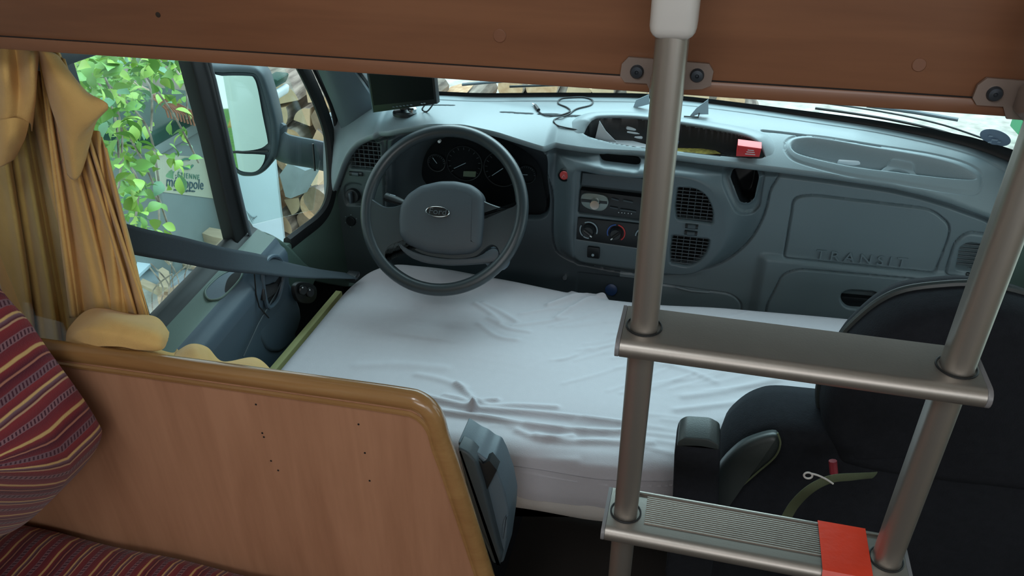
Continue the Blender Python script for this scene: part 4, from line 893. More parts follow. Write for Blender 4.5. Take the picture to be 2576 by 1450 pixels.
# ------------------------------------------------------------ curtain
cur = thing('curtain', 'mustard yellow curtain gathered beside the driver window', 'curtain', (-1.0, .93, -.85))
def pleats(name, top, bot, n, amp, nf, ph, y0, y1, seed, swell=None, curl=0.0):
    # cloth between a top row and a bottom row of photo points, with running vertical folds
    T_ = smooth(top, False, 12); Bt = smooth(bot, False, 12); nu = 190; nv = 70; G = np.zeros((nu, nv, 3)); r = random.Random(seed)
    Ta = np.array(T_); Ba = np.array(Bt); ph_ = [r.uniform(0, 6.28) for _ in range(6)]
    def at(A, t): k = t*(len(A)-1); i = int(min(k, len(A)-2)); f = k-i; return A[i]*(1-f)+A[i+1]*f
    for i in range(nu):
        u = i/(nu-1); a = at(Ta, u); b = at(Ba, u)
        for j in range(nv):
            v = j/(nv-1); p = a*(1-v)+b*v; y = y0+(y1-y0)*v
            w = u+.035*math.sin(v*3.1+ph_[0])+.02*math.sin(u*9+ph_[1])*v
            f = math.sin(w*nf*6.283+ph_[2]+.9*math.sin(v*2.2+ph_[3])); f2 = math.sin(w*nf*2.3*6.283+ph_[4]+1.3*v)
            d = (math.copysign(abs(f)**.75, f)*.72+f2*.28)*amp*(.55+.45*min(1, v*3+.3))
            if swell: d += swell(u, v)
            q = on((p[0]+(f*ph)*(.3+.7*v), p[1]), 'y', y-d); G[i, j] = q
    # thickness by a second, offset skin is added with a solidify modifier
    o = grid_mesh(name, G, M['curtain'], cur); s = o.modifiers.new('thickness', 'SOLIDIFY'); s.thickness = .0016; return o
pleats('curtain_drape', [(-80, 110), (-10, 118), (40, 112), (90, 112), (130, 122), (150, 135)], [(-80, 900), (60, 870), (150, 872), (240, 868), (320, 856), (374, 830)], 6, .019, 5.5, 6, .93, .93, 3)
pleats('curtain_fold', [(96, 122), (118, 120), (140, 122), (160, 150)], [(176, 800), (252, 780), (330, 790), (372, 812)], 4, .014, 3.2, 5, .90, .89, 8)
pleats('curtain_tail', [(232, 330), (246, 330), (258, 350), (270, 390)], [(250, 790), (300, 795), (340, 800), (378, 812)], 3, .010, 1.7, 4, .905, .885, 12)
# folded-over flap at the tieback
def sheet3(name, rows, th=.0016, bulge=0.0):
    R_ = [smooth(r, False, 10) for r in rows]; C_ = [smooth([r[i] for r in R_], False, 8) for i in range(len(R_[0]))]
    G = np.array(C_); o = grid_mesh(name, G, M['curtain'], cur); s = o.modifiers.new('thickness', 'SOLIDIFY'); s.thickness = th; return o
def cy(p, y): return on(p, 'y', y)
sheet3('curtain_flap', [[cy((98, 118), .865), cy((112, 128), .850), cy((140, 138), .862), cy((158, 160), .875)], [cy((110, 190), .868), cy((150, 215), .842), cy((196, 225), .850), cy((216, 232), .866)],
    [cy((128, 262), .872), cy((170, 300), .845), cy((222, 298), .846), cy((272, 264), .858)], [cy((150, 330), .880), cy((176, 372), .852), cy((205, 352), .858), cy((240, 306), .868)], [cy((172, 440), .885), cy((186, 452), .862), cy((200, 440), .866), cy((214, 400), .878)]])
sheet3('curtain_knot', [[cy((-20, 118), .86), cy((10, 116), .845), cy((40, 112), .86), cy((74, 122), .85), (cy((98, 116), .868))], [cy((-20, 175), .85), cy((14, 190), .822), cy((48, 182), .85), cy((80, 160), .828), cy((92, 176), .86)],
    [cy((-20, 240), .86), cy((16, 250), .828), cy((50, 252), .842), cy((84, 236), .835), cy((86, 256), .862)], [cy((-20, 300), .86), cy((10, 330), .832), cy((40, 325), .84), cy((72, 308), .85), cy((78, 330), .872)]])
sheet3('curtain_knot', [[cy((-30, 300), .85), cy((10, 300), .825), cy((40, 296), .83), cy((72, 306), .848)], [cy((-30, 352), .85), cy((10, 352), .820), cy((38, 345), .825), cy((60, 350), .85)], [cy((-30, 430), .86), cy((0, 420), .840), cy((20, 408), .842), cy((34, 400), .862)]])
# heap of cloth lying on the partition's top edge
def roll_cloth(name, path, rad, seed, flat=.7):
    P_ = smooth(path, False, 8); r = random.Random(seed); n = len(P_)
    R_ = np.interp(np.linspace(0, 1, n), np.linspace(0, 1, len(rad)), rad)
    V, Fc = g_tube(P_, list(R_), 26, flat=flat, up=(0, -.3, 1)); o = B().add([Vector(v)+Vector((0, 0, .0045*math.sin(i*.31)+.003*math.sin((i % 26)*1.2+seed+i*.01))) for i, v in enumerate(V)], Fc).out(name, M['curtain'], cur, sharp=180)
    return o
sheet3('curtain_heap', [[cy((168, 862), .80), cy((176, 824), .83), cy((232, 778), .86), cy((330, 792), .87), cy((392, 800), .86), cy((424, 838), .84)],
    [cy((170, 866), .79), cy((200, 830), .785), cy((262, 802), .80), cy((330, 812), .80), cy((398, 836), .80), cy((422, 850), .82)],
    [cy((176, 872), .785), cy((230, 838), .772), cy((292, 836), .775), cy((350, 852), .775), cy((400, 866), .785), cy((420, 856), .81)],
    [cy((178, 880), .78), cy((240, 872), .768), cy((300, 872), .768), cy((350, 880), .772), cy((404, 880), .785), cy((418, 860), .82)]])
sheet3('curtain_heap', [[cy((226, 868), .82), cy((300, 850), .84), cy((360, 868), .85), cy((430, 890), .86), cy((446, 880), .88)], [cy((240, 872), .79), cy((300, 864), .79), cy((372, 884), .80), cy((430, 896), .81), cy((462, 900), .84)],
    [cy((250, 880), .775), cy((310, 880), .772), cy((380, 898), .775), cy((430, 906), .785), cy((470, 910), .82)]])
sheet3('curtain_heap', [[cy((444, 888), .86), cy((480, 868), .88), cy((520, 876), .89), cy((560, 912), .89), cy((640, 902), .90), cy((684, 936), .88)],
    [cy((440, 896), .82), cy((486, 878), .82), cy((516, 892), .82), cy((554, 914), .83), cy((632, 916), .83), cy((676, 938), .85)],
    [cy((436, 908), .785), cy((486, 906), .78), cy((520, 916), .78), cy((556, 926), .785), (cy((628, 934), .79)), cy((670, 944), .82)]])

# seat belt
belt = thing('seat_belt', 'dark blue-grey seat belt stretched from the curtain to the bed corner', 'seat belt', (-.9, 1.2, -.75))
bp_ = [(cy((250, 580), .93), .024, -.0), (cy((340, 606), .98), .024, 0.0), (cy((450, 628), 1.06), .024, .05), (cy((560, 652), 1.15), .0235, .12), (cy((650, 664), 1.24), .0235, .45), (cy((740, 680), 1.34), .023, .85), (cy((820, 689), 1.43), .023, 1.15), (cy((885, 694), 1.50), .023, 1.3)]
V = []; Cs = smooth([b[0] for b in bp_], False, 6); hw = np.interp(np.linspace(0, 7, len(Cs)), range(8), [b[1] for b in bp_]); tw = np.interp(np.linspace(0, 7, len(Cs)), range(8), [b[2] for b in bp_])
G = np.zeros((len(Cs), 7, 3))
for i, c in enumerate(Cs):
    t = Cs[min(i+1, len(Cs)-1)]-Cs[max(i-1, 0)]; t /= np.linalg.norm(t); vdir = c/np.linalg.norm(c)
    up = np.cross(t, vdir); up /= np.linalg.norm(up); up = up if up[2] > 0 else -up; sdv = np.cross(up, t); w = up*math.cos(tw[i])+sdv*math.sin(tw[i])
    for k in range(7): s = (k-3)/3; G[i, k] = c+w*hw[i]*s
bo = grid_mesh('webbing', G, M['belt'], belt); s = bo.modifiers.new('thickness', 'SOLIDIFY'); s.thickness = .0014
B().add(*g_box(cy((886, 694), 1.51), (.03, .03, .012), None, .003)).out('belt_buckle', M['black'], belt)

# ------------------------------------------------------------ front seats
def pillow_box(c, h, e=3.5, n=28, sq=1.0):   # superellipsoid
    V = []; Fc = []; nu, nv = n*2, n
    for i in range(nv+1):
        ph = -math.pi/2+math.pi*i/nv
        for j in range(nu):
            th = 2*math.pi*j/nu
            f = lambda w, m: math.copysign(abs(w)**(2/m), w)
            V.append((c[0]+h[0]*f(math.cos(ph), e)*f(math.cos(th), e), c[1]+h[1]*f(math.cos(ph), e)*f(math.sin(th), e), c[2]+h[2]*f(math.sin(ph), e)))
    for i in range(nv):
        for j in range(nu): Fc.append((i*nu+j, i*nu+(j+1) % nu, (i+1)*nu+(j+1) % nu, (i+1)*nu+j))
    return V, Fc
seat = thing('passenger_seat', 'dark fabric passenger seat seen from behind, at the right', 'seat', (.42, 1.05, -1.62))
hout = smooth(ons([(2068, 1060), (2076, 1010), (2096, 962), (2130, 905), (2186, 850), (2240, 812), (2300, 789), (2390, 778), (2480, 776), (2580, 792), (2680, 830), (2760, 900), (2790, 1000), (2780, 1120), (2730, 1215), (2640, 1250), (2480, 1236), (2300, 1215), (2160, 1190), (2100, 1168), (2078, 1120)], 'y', .985), n=4)
B().add(*g_pillow([Vector(q)+Vector((0, .06, 0)) for q in hout], (0, -1, 0), [(.030, -.055), (.010, -.045), (.0, -.02), (.0, .02), (.004, .045), (.010, .058), (.018, .066), (.028, .071), (.034, .072)])).out('headrest', M['seat'], seat, sharp=180)
B().add(*g_tube([Vector(q)+Vector((0, .062, .001)) for q in hout], .006, 8, True)).out('headrest_lit_rim', M['seatvinyl'], seat)  # lighter strip painted in for windscreen light along the headrest rim
bout = smooth(ons([(1790, 1300), (1800, 1230), (1815, 1168), (1858, 1124), (1905, 1100), (1958, 1092), (2060, 1102), (2300, 1130), (2600, 1150), (2760, 1180), (2860, 1300), (2900, 1500), (2900, 1900), (2400, 2000), (1800, 1900), (1720, 1600)], 'y', .97), n=4)
B().add(*g_pillow([Vector(q)+Vector((0, .09, 0)) for q in bout], (0, -1, 0), [(.03, -.05), (.006, -.04), (.0, -.01), (.0, .02), (.005, .05), (.012, .066), (.022, .074), (.030, .076)])).out('backrest', M['seat'], seat, sharp=180)
bl = smooth(ons([(1806, 1178), (1856, 1122), (1905, 1098), (1953, 1090), (1960, 1118), (1944, 1150), (1900, 1188), (1850, 1232), (1808, 1300), (1796, 1240)], 'y', .975), n=4)
B().add(*g_pillow([Vector(q)+Vector((0, -.002, 0)) for q in bl], (0, -1, .2), [(0, -.012), (0, .002), (.003, .006), (.009, .009)])).out('side_bolster', M['seatvinyl'], seat, sharp=180)
B().add(*g_tube(smooth([on(p, 'y', y) for p, y in (((1956, 1090), .968), ((1963, 1118), .966), ((1948, 1152), .966), ((1900, 1194), .966), ((1852, 1240), .966), ((1810, 1310), .966))], False, 5), .0016, 6)).out('bolster_seam', M['olive'], seat)
ar = ons([(1690, 1300), (1696, 1140), (1702, 1116), (1716, 1104), (1780, 1108), (1804, 1118), (1812, 1140), (1806, 1320), (1790, 1460), (1672, 1460)], 'y', .90)
B().add(*g_prism(rounded(ar, .012, 4), (0, .05, 0), .006, 3)).out('armrest', M['seat'], seat)
B().add(*g_prism(rounded(ons([(1704, 1112), (1722, 1102), (1782, 1106), (1808, 1120), (1810, 1136), (1760, 1126), (1702, 1126)], 'y', .897), .005, 3), (0, .05, 0), .003)).out('armrest_top', M['seatvinyl'], seat)
B().add(*g_box((.40, 1.16, -1.34), (.62, .40, .16), None, .04, 4)).out('seat_base', M['seat'], seat)
B().add(*g_box((.40, 1.16, -1.52), (.45, .36, .22), None, .01, 2)).out('seat_pedestal', M['black'], seat)
B().add(*g_tube([cy((2095, 1160), .94), cy((2098, 1192), .935)], .006, 8)).out('headrest_post', mat('red_post', (140, 44, 56), .5), seat)
# webbing strap with a ring
st = thing('webbing_strap', 'olive green webbing strap with a white cord ring below the headrest', 'strap', cy((1960, 1340), .87))
sp_ = smooth([cy(p, y) for p, y in (((2200, 1196), .90), ((2150, 1200), .88), ((2090, 1206), .872), ((2040, 1230), .866), ((2000, 1268), .864), ((1975, 1310), .864), ((1948, 1370), .866))], False, 6)
V, Fc = g_tube(sp_, .0075, 10, flat=.18, up=(0, -1, 0)); B().add(V, Fc).out('strap', M['olive'], st)
B().add(*g_tube([Vector(cy((2033, 1197), .852))+Vector((.0055*math.cos(a), 0, .0055*math.sin(a))) for a in np.linspace(0, 6.283, 17)[:-1]], .0014, 6, True)).out('ring', M['whiteplastic'], st)
B().add(*g_tube(smooth([cy(p, .853) for p in ((2040, 1192), (2056, 1196), (2078, 1206), (2096, 1218))], False, 4), .0014, 6)).out('cord', M['whiteplastic'], st)
# driver's seat, mostly hidden
ds = thing('driver_seat', 'grey plastic side cover of the driver seat beside the partition edge', 'seat', (-.30, .95, -1.62))
dv_ = ons([(1150, 1112), (1186, 1136), (1202, 1142), (1222, 1158), (1238, 1163), (1252, 1190), (1270, 1240), (1280, 1290), (1278, 1330), (1266, 1418), (1240, 1420), (1190, 1300)], 'y', .86)
B().add(*g_prism(rounded(dv_, .006, 3), (0, .06, 0), .004, 3)).out('side_cover', M['seatcover'], ds)
B().add(*g_prism(rounded(ons([(1150, 1128), (1178, 1142), (1198, 1164), (1216, 1222), (1244, 1335), (1262, 1405), (1255, 1430), (1190, 1300)], 'y', .845), .005, 3), (0, .03, 0), .005, 3)).out('cover_bevel', M['dash_dark'], ds)
B().add(*g_prism(ons([(1203, 1158), (1214, 1168), (1231, 1160), (1250, 1184), (1224, 1236)], 'y', .8545), (0, .02, 0), .001)).out('cover_notch', M['black'], ds)
B().add(*g_prism(smooth(ons([(1276, 1300), (1266, 1312), (1262, 1340), (1264, 1358), (1274, 1350)], 'y', .857), n=4), (0, .02, 0), .002)).out('recline_knob', M['seatcover'], ds)
B().add(*g_box((-.55, .90, -1.42), (.46, .10, .42), None, .04, 3)).out('backrest', M['seat'], ds)
B().add(*g_box((-.55, 1.15, -1.40), (.50, .46, .14), None, .04, 3)).out('seat_base', M['seat'], ds)
B().add(*g_box((-.55, 1.15, -1.54), (.40, .36, .18), None, .01, 2)).out('seat_pedestal', M['black'], ds)

# ------------------------------------------------------------ things on the dashboard
mon = thing('small_monitor', 'small black flat-screen monitor standing on the dashboard by the left pillar', 'monitor', hitG((1010, 286)))
ym = hitG((1018, 285))[1]; mc = [on(p, 'y', y) for p, y in (((918, 150), ym-.02), ((1090, 168), ym-.035), ((1099, 262), ym-.035), ((938, 284), ym-.02))]
nrm = np.cross(mc[1]-mc[0], mc[3]-mc[0]); nrm /= np.linalg.norm(nrm); nrm = nrm if nrm[1] < 0 else -nrm
B().add(*g_prism(mc, tuple(-nrm*.018), .002)).out('casing', M['black'], mon)
def mp(u, v, o=0.0): return (mc[0]*(1-u)+mc[1]*u)*(1-v)+(mc[3]*(1-u)+mc[2]*u)*v+nrm*o
B().add(*g_prism([mp(.035, .03, .0006), mp(.965, .03, .0006), mp(.965, .86, .0006), mp(.035, .86, .0006)], tuple(-nrm*.001))).out('screen', M['screen'], mon, True)
B().add(*g_prism([mp(-.012, 0, -.002), mp(.012, 0, .001), mp(.012, 1, .001), mp(-.012, 1, -.002)], tuple(-nrm*.012), .001)).out('side_edge', mat('grey_edge', (104, 122, 132), .3), mon)
for k in range(6): B().add(*g_box(mp(.34+.055*k, .935, .001), (.006, .002, .0022), None, .0005, 1)).out('button', M['pillar'], mon)
for k in range(2): B().add(*g_box(mp(.78+.04*k, .935, .001), (.005, .002, .0014))).out('button', M['greycard'], mon, True)
s0 = hitG((1018, 285)); B().add(*g_lathe([(.030, -.002), (.030, .004), (.026, .009), (.012, .013), (.008, .04)], s0, (0, 0, 1), 26)).out('stand', M['black'], mon)
B().add(*g_lathe([(.012, 0), (.012, .010), (.009, .014), (.001, .014)], hitG((1038, 284))+np.array([0, 0, .001]), (0, 0, 1), 18)).out('swivel_joint', M['chrome'], mon)
B().add(*g_tube(smooth([mp(.80, 1.0, -.006), on((1062, 276), 'y', ym), on((1075, 280), 'y', ym), mp(.94, .98, -.008)], False, 6), .002, 6)).out('power_lead', M['cable'], mon)
# lead lying across the pad
def og(p, h=.002): return hitG(p)+np.array([0, 0, h])
cb1 = thing('power_cable', 'thin grey cable with a barrel plug snaking over the dashboard top', 'cable', og((1400, 300)))
B().add(*g_tube(smooth([og(p) for p in ((1352, 276), (1362, 288), (1385, 293), (1412, 291), (1434, 282), (1426, 272), (1404, 262), (1412, 250), (1440, 247), (1470, 247), (1490, 254), (1486, 266), (1450, 276), (1430, 290), (1400, 300), (1393, 308), (1404, 318), (1440, 326), (1470, 330))], False, 6), .0019, 6)).out('lead', M['cable'], cb1)
B().add(*g_tube([og((1355, 281), .004), og((1346, 270), .005)], [.0045, .0042], 8)).out('plug_body', M['black'], cb1); B().add(*g_tube([og((1346, 270), .005), og((1340, 266), .005)], .0022, 8)).out('plug_tip', M['chrome'], cb1)
# grey card clips standing on the pad
def card(ps, base, label, name='card_holder', m='greycard', th=.002):
    b0 = hitG(base); o = B().add(*g_prism([on(p, 'y', b0[1]) for p in ps], (0, th, 0))).out(name, M[m], None, True); prop(recentre(o), label, name.split('_')[-1]); return o
card([(1592, 272), (1600, 252), (1632, 238), (1634, 262), (1612, 268)], (1600, 270), 'curved grey holder clip on the dashboard, left of the ladder rail', 'phone_clip')
card([(1732, 296), (1752, 272), (1782, 250), (1782, 288), (1756, 288)], (1745, 292), 'curved grey holder clip on the dashboard, right of the ladder rail', 'phone_clip')
o = B().add(*g_tube([og((1720, 296), .003), og((1756, 298), .003), og((1761, 286), .012)], .002, 6)).out('clip_foot', M['black']); prop(recentre(o), 'thin black foot of the right holder clip lying on the dashboard', 'clip')
# contents of the open tray
def ot(p, h=0.0): q = on(p, 'z', -.700); return q+np.array([0, 0, h])
def box_thing(name, p, size, rot, m, label, cat, bev=.003, h=0.0):
    c = ot(p, size[2]/2+h); R = Matrix.Rotation(rot, 3, 'Z'); o = B().add(*g_box(c, size, R, bev)).out(name, M[m]); prop(recentre(o), label, cat); return o
pa = B().add(*g_prism([on(p, 'y', 1.80) for p in ((1496, 354), (1508, 304), (1524, 330), (1552, 358))], (0, .001, 0))).out('folded_paper', M['paper'], None, True); prop(recentre(pa), 'white paper corner standing up at the left end of the open dashboard tray', 'paper')
pa = B().add(*g_prism([ot(p, .004) for p in ((1500, 356), (1556, 350), (1640, 372), (1640, 384), (1560, 372))], (0, 0, .001))).out('paper_sheet', M['paper'], None, True); prop(recentre(pa), 'flat white paper lying at the front of the open dashboard tray', 'paper')
cp2 = B()
for k, (dx, dz, w) in enumerate(((0, 0, .052), (.004, .010, .046), (-.002, .019, .040))): c = ot((1592, 356), .014+dz); cp2.add(*g_box((c[0]+dx, c[1]+.01, c[2]), (w, .035, .009), Matrix.Rotation(.15*k-.1, 3, 'Z') @ Matrix.Rotation(.1*k, 3, 'Y'), .004, 3))
o = cp2.out('crumpled_tissue', M['paper']); prop(recentre(o), 'crumpled pale tissue bundle in the open dashboard tray', 'tissue')
fl = thing('torch', 'black cylindrical torch lying in the open dashboard tray', 'torch', ot((1760, 370)))
tq = [ot((1700, 366), .018)+np.array([0, .02, 0]), ot((1815, 378), .018)+np.array([0, .02, 0])]
B().add(*g_tube([tq[0], tq[0]*.3+tq[1]*.7, tq[0]*.2+tq[1]*.8, tq[1]], [.014, .014, .017, .017], 18)).out('torch_body', M['black'], fl); B().add(*g_tube([tq[1], tq[1]+(tq[1]-tq[0])*.04], .0145, 18)).out('torch_lens', M['greycard'], fl)
o = B().add(*g_tube([ot((1690, 362), .010), ot((1702, 372), .010)], .008, 12)).out('blue_cap', mat('blue_plastic', (60, 140, 190), .4)); prop(recentre(o), 'small bright blue cap in the tray beside the ladder rail', 'cap')
lea = mat('yellow_leaflet', (150, 140, 70), .6, var=.5, vscale=120)
o = B().add(*g_prism([ot(p, .004) for p in ((1690, 378), (1790, 380), (1812, 392), (1760, 394), (1695, 386))], (0, 0, .002))).out('leaflet', lea, None, True); prop(recentre(o), 'yellow and black printed leaflet lying in the tray under the torch', 'leaflet')
rb = thing('red_packet', 'small red packet with white lettering at the right end of the tray', 'packet', ot((1880, 392)))
rp_ = [on(p, 'y', 1.745) for p in ((1856, 366), (1916, 374), (1910, 396), (1852, 394))]
B().add(*g_prism(rp_, (0, .03, .004), .002)).out('packet_box', M['red'], rb)
cpk = sum(rp_)/4
for s_, dz_, w_ in (('CAFE', .005, .0075), ('lait', -.0015, .005), ('doux', -.007, .005)): pass
for k, (dz_, ln) in enumerate(((.0055, .014), (.001, .018), (-.004, .022))): B().add(*g_box((cpk[0]+.004, 1.7445, cpk[2]+dz_-.001), (ln, .0006, .0016))).out('print_line', M['white'], rb, True)
# right-hand tray: white lighter and paper
def otr(p, h=0.0): q = on(p, 'z', -.708); return q+np.array([0, 0, h])
o = B().add(*g_prism(rounded([on(p, 'y', 1.80) for p in ((2106, 412), (2110, 404), (2162, 406), (2168, 414), (2170, 428), (2106, 424))], .003, 3), (0, .02, 0), .003)).out('white_case', M['paper']); prop(recentre(o), 'small white plastic case lying in the right-hand dashboard tray', 'case')
o = B().add(*g_prism([otr(p, .006) for p in ((2080, 414), (2104, 404), (2200, 424), (2200, 430), (2140, 430))], (0, 0, .002))).out('receipt', M['paper'], None, True); prop(recentre(o), 'crumpled white receipt under the white case in the right-hand tray', 'receipt')
# windscreen sticker, wipers
sc_ = hitG((2500, 350)); 
def WSp(p):
    d = ray(*p); lo, hi = 1.4, 2.2
    for _ in range(30):
        m = (lo+hi)/2; q = d*(m/d[1]); b_, c_ = ws(np.array([q[0]])); t = (q[2]-(c_[0]+.004))/.46
        if m < b_[0]+.012-.46*max(t, 0): lo = m
        else: hi = m
    return d*(lo/d[1])
stk = [WSp((2504+39*math.cos(a), 343+20*math.sin(a)+8*math.cos(a))) for a in np.linspace(0, 6.283, 33)[:-1]]
o = thing('round_sticker', 'round grey vignette sticker on the lower right of the windscreen', 'sticker', stk[8])
nk = Vector((0, -.7, -.7)); B().add(*g_prism([Vector(q)+nk*.003 for q in stk], tuple(nk*.0006))).out('sticker_disc', mat('sticker_grey', (128, 146, 168), .6), o, True)
ck = sum((Vector(q) for q in stk), Vector())/len(stk)
for dx, dz_, w_ in ((-.010, .004, .008), (.004, .008, .007), (.0, -.004, .012), (.010, -.008, .006), (-.008, -.010, .006)): B().add(*g_prism([ck+Vector((dx+a*w_/2, 0, dz_))+Vector((0, -.7, .7))*b*.003+nk*.0045 for a, b in ((-1, -1), (1, -1), (1, 1), (-1, 1))], tuple(nk*.0004))).out('sticker_print', mat('sticker_print', (170, 188, 204), .6), o, True)
def wiper(p0, p1, label):
    w = thing('windscreen_wiper', label, 'wiper', WSp(p0[0])+np.array([0, .02, 0]), 'windscreen wipers outside the glass')
    off = np.array([0, .014, .012])
    B().add(*g_tube([WSp(p)+off for p in p0], [.0075, .0085, .007][:len(p0)], 8, flat=.5)).out('wiper_arm', mat('wiper_grey', (70, 84, 92), .5), w)
    B().add(*g_tube(smooth([WSp(p)+off*.5 for p in p1], False, 4), .0032, 6)).out('wiper_blade', M['black'], w); B().add(*g_tube(smooth([WSp((p[0]+6, p[1]-8))+off*.9 for p in p1], False, 4), .0022, 6)).out('wiper_spine', M['wheel'], w)
wiper(((1160, 228), (1300, 216), (1440, 208)), ((1280, 226), (1400, 222), (1520, 222), (1620, 228)), 'black wiper arm outside the windscreen behind the cable'); wiper(((2410, 320), (2300, 300), (2180, 284)), ((2050, 281), (2150, 295), (2260, 314), (2370, 340), (2470, 374)), 'black wiper arm outside the windscreen at the right')
# ------------------------------------------------------------ outside the cab
GZ = -2.42
M['gravel'] = mat('pale_gravel', (214, 218, 210), .95, var=.3, vscale=9, bump=.6, bscale=60)
M['grassy'] = mat('earth_and_grass', (126, 128, 96), .95, var=.4, vscale=5, bump=.5, bscale=40)
M['bin'] = mat('grey_bin_plastic', (126, 140, 142), .55, var=.05, vscale=6)
M['lidg'] = mat('green_bin_lid', (26, 70, 62), .5, var=.05)
M['bluewhite'] = mat('pale_blue_panel', (208, 232, 246), .6, var=.02)
M['bark'] = mat('bark', (116, 106, 98), .95, var=.35, vscale=10, stretch=(3, .5, 3), bump=.8, bscale=60, rgb2=(170, 160, 148))
M['logend'] = mat('sawn_log_end', (196, 156, 118), .9, var=.12, vscale=25, bump=.4, bscale=120, rgb2=(222, 192, 158))
M['logend2'] = mat('weathered_log_end', (142, 126, 106), .9, var=.15, vscale=25, bump=.4, bscale=120)
M['splitwood'] = mat('split_wood', (206, 182, 150), .9, var=.12, vscale=12, stretch=(1, .2, 1), bump=.5, bscale=60)
M['plank'] = mat('weathered_plank', (186, 170, 146), .9, var=.12, vscale=10, stretch=(.3, 3, 3), bump=.4, bscale=60)
M['plankgrey'] = mat('grey_plank', (136, 150, 156), .9, var=.1, vscale=10, bump=.4, bscale=60)
M['rust'] = mat('rusty_steel', (150, 104, 84), .6, var=.2)
def leafm(n, a): 
    m = mat(n, a, .5, var=.15, vscale=6); b = m.node_tree.nodes['Principled BSDF']; b.inputs['Transmission Weight'].default_value = 0.0; return m
M['leaf'] = [leafm('leaf_green', (112, 160, 74)), leafm('leaf_light', (158, 196, 92)), leafm('leaf_bluish', (112, 158, 122))]
g_ = B().add(*g_box((0, 6, GZ-.05), (16, 14, .1))).out('ground', M['gravel'], None, True); g_['kind'] = 'structure'
g2_ = B().add(*g_box((-5.2, -2.0, GZ+.005), (6.6, 9.0, .03))).out('ground', mat('lawn', (96, 140, 66), .95, var=.4, vscale=20, bump=.6, bscale=80), None, True); g2_['kind'] = 'structure'
bodyw = B().add(*g_box((-1.27, -.80, -.75), (.04, 3.68, 2.3))).out('wall_left', M['body'], None, True); bodyw['kind'] = 'structure'

# wheelie bin with a green lid
wb = thing('wheelie_bin', 'grey wheelie bin with a dark green lid seen through the driver window', 'bin', (-3.2, 3.7, GZ))
bn = lambda p, x=-2.88: on(p, 'x', x)
tl, tr_, bR, bL = bn((372, 318)), bn((566, 338)), bn((612, 606)), bn((440, 600))
tl[2] = tr_[2] = (tl[2]+tr_[2])/2; bot = GZ
yR = 4.02; F1 = [Vector((-2.88, tl[1], tl[2])), Vector((-2.88, yR, tl[2])), Vector((-2.88, yR-.06, bot)), Vector((-2.88, 3.30, bot))]
B().add(*g_prism(F1, (-.60, 0, 0), .012)).out('bin_body', M['bin'], wb)
B().add(*g_box((-3.18, (tl[1]+yR)/2, tl[2]+.01), (.66, yR-tl[1]+.05, .07), None, .012)).out('bin_rim', M['bin'], wb)
B().add(*g_box((-3.18, (tl[1]+yR)/2, tl[2]+.085), (.68, yR-tl[1]+.08, .09), Matrix.Rotation(.03, 3, 'Y'), .025, 3)).out('bin_lid', M['lidg'], wb)
for y in (3.44, 3.86): B().add(*g_lathe([(.10, -.025), (.10, .025), (.05, .03), (.01, .03)], (-3.50, y, GZ+.10), (0, 1, 0), 20)).out('bin_wheel', M['rubber'], wb)
# printed label on the bin's side
lx = -2.873; lp = [on(p, 'x', lx-.003) for p in ((384, 386), (527, 398), (540, 500), (398, 482))]
lab = B().add(*g_prism([Vector(q)+Vector((.0, 0, 0)) for q in lp], (-.004, 0, 0))).out('bin_label', mat('label_cream', (186, 190, 172), .6, var=.03), wb, True)
def lt(body, p0, p1, size, m, sx=1.0, sp=1.0):
    a = on(p0, 'x', lx+.0005); b = on(p1, 'x', lx+.0005); o_ = (a+b)/2
    text_mesh('label_lettering', body, size*1.42, frame_m(o_, b-a, (0, .05, 1)), m, lab, .001, sx, sp)
dkt = mat('label_text_grey', (66, 92, 104), .6); gnt = mat('label_text_green', (84, 132, 116), .6)
lt('métropole', (400, 455), (528, 468), .062, dkt, .92); lt('ST-ÉTIENNE', (398, 434), (524, 450), .030, gnt, 1.0, 1.3); lt('communauté d\'agglomération', (396, 474), (526, 484), .013, dkt, .9)
B().add(*g_tube([on((470+16*math.cos(a), 412+12*math.sin(a)), 'x', lx+.002) for a in np.linspace(.3, 5.2, 18)], .006, 6)).out('label_emblem', gnt, lab)
# leaf rake lying over the lid: each tine a part
rk = thing('leaf_rake', 'rusty fan rake lying upside down over the bin lid', 'rake', (-2.75, 3.3, -1.35))
hub = on((395, 238), 'x', -2.80)
for k in range(15):
    p1 = (404+k*8.2, 262+k*2.6); p2 = (388+k*8.6, 288+k*2.9)
    a = on((380+k*3.6, 244+k*.6), 'x', -2.80); b = on(p1, 'x', -2.79); c = on((p1[0]+14, p1[1]+14), 'x', -2.78); d = on((p1[0]+20, p1[1]+34), 'x', -2.775)
    B().add(*g_tube([hub*.4+a*.6, a, b, c, d], .0055, 5)).out('tine', M['rust'], rk)
B().add(*g_tube([hub*.4+on((380, 244), 'x', -2.80)*.6, hub*.4+on((432, 252), 'x', -2.80)*.6], .008, 6)).out('rake_head', M['rust'], rk)
B().add(*g_tube([hub+np.array([-.02, 0, 0]), hub+np.array([-.9, .5, .02])], .014, 8)).out('rake_handle', M['plank'], rk)
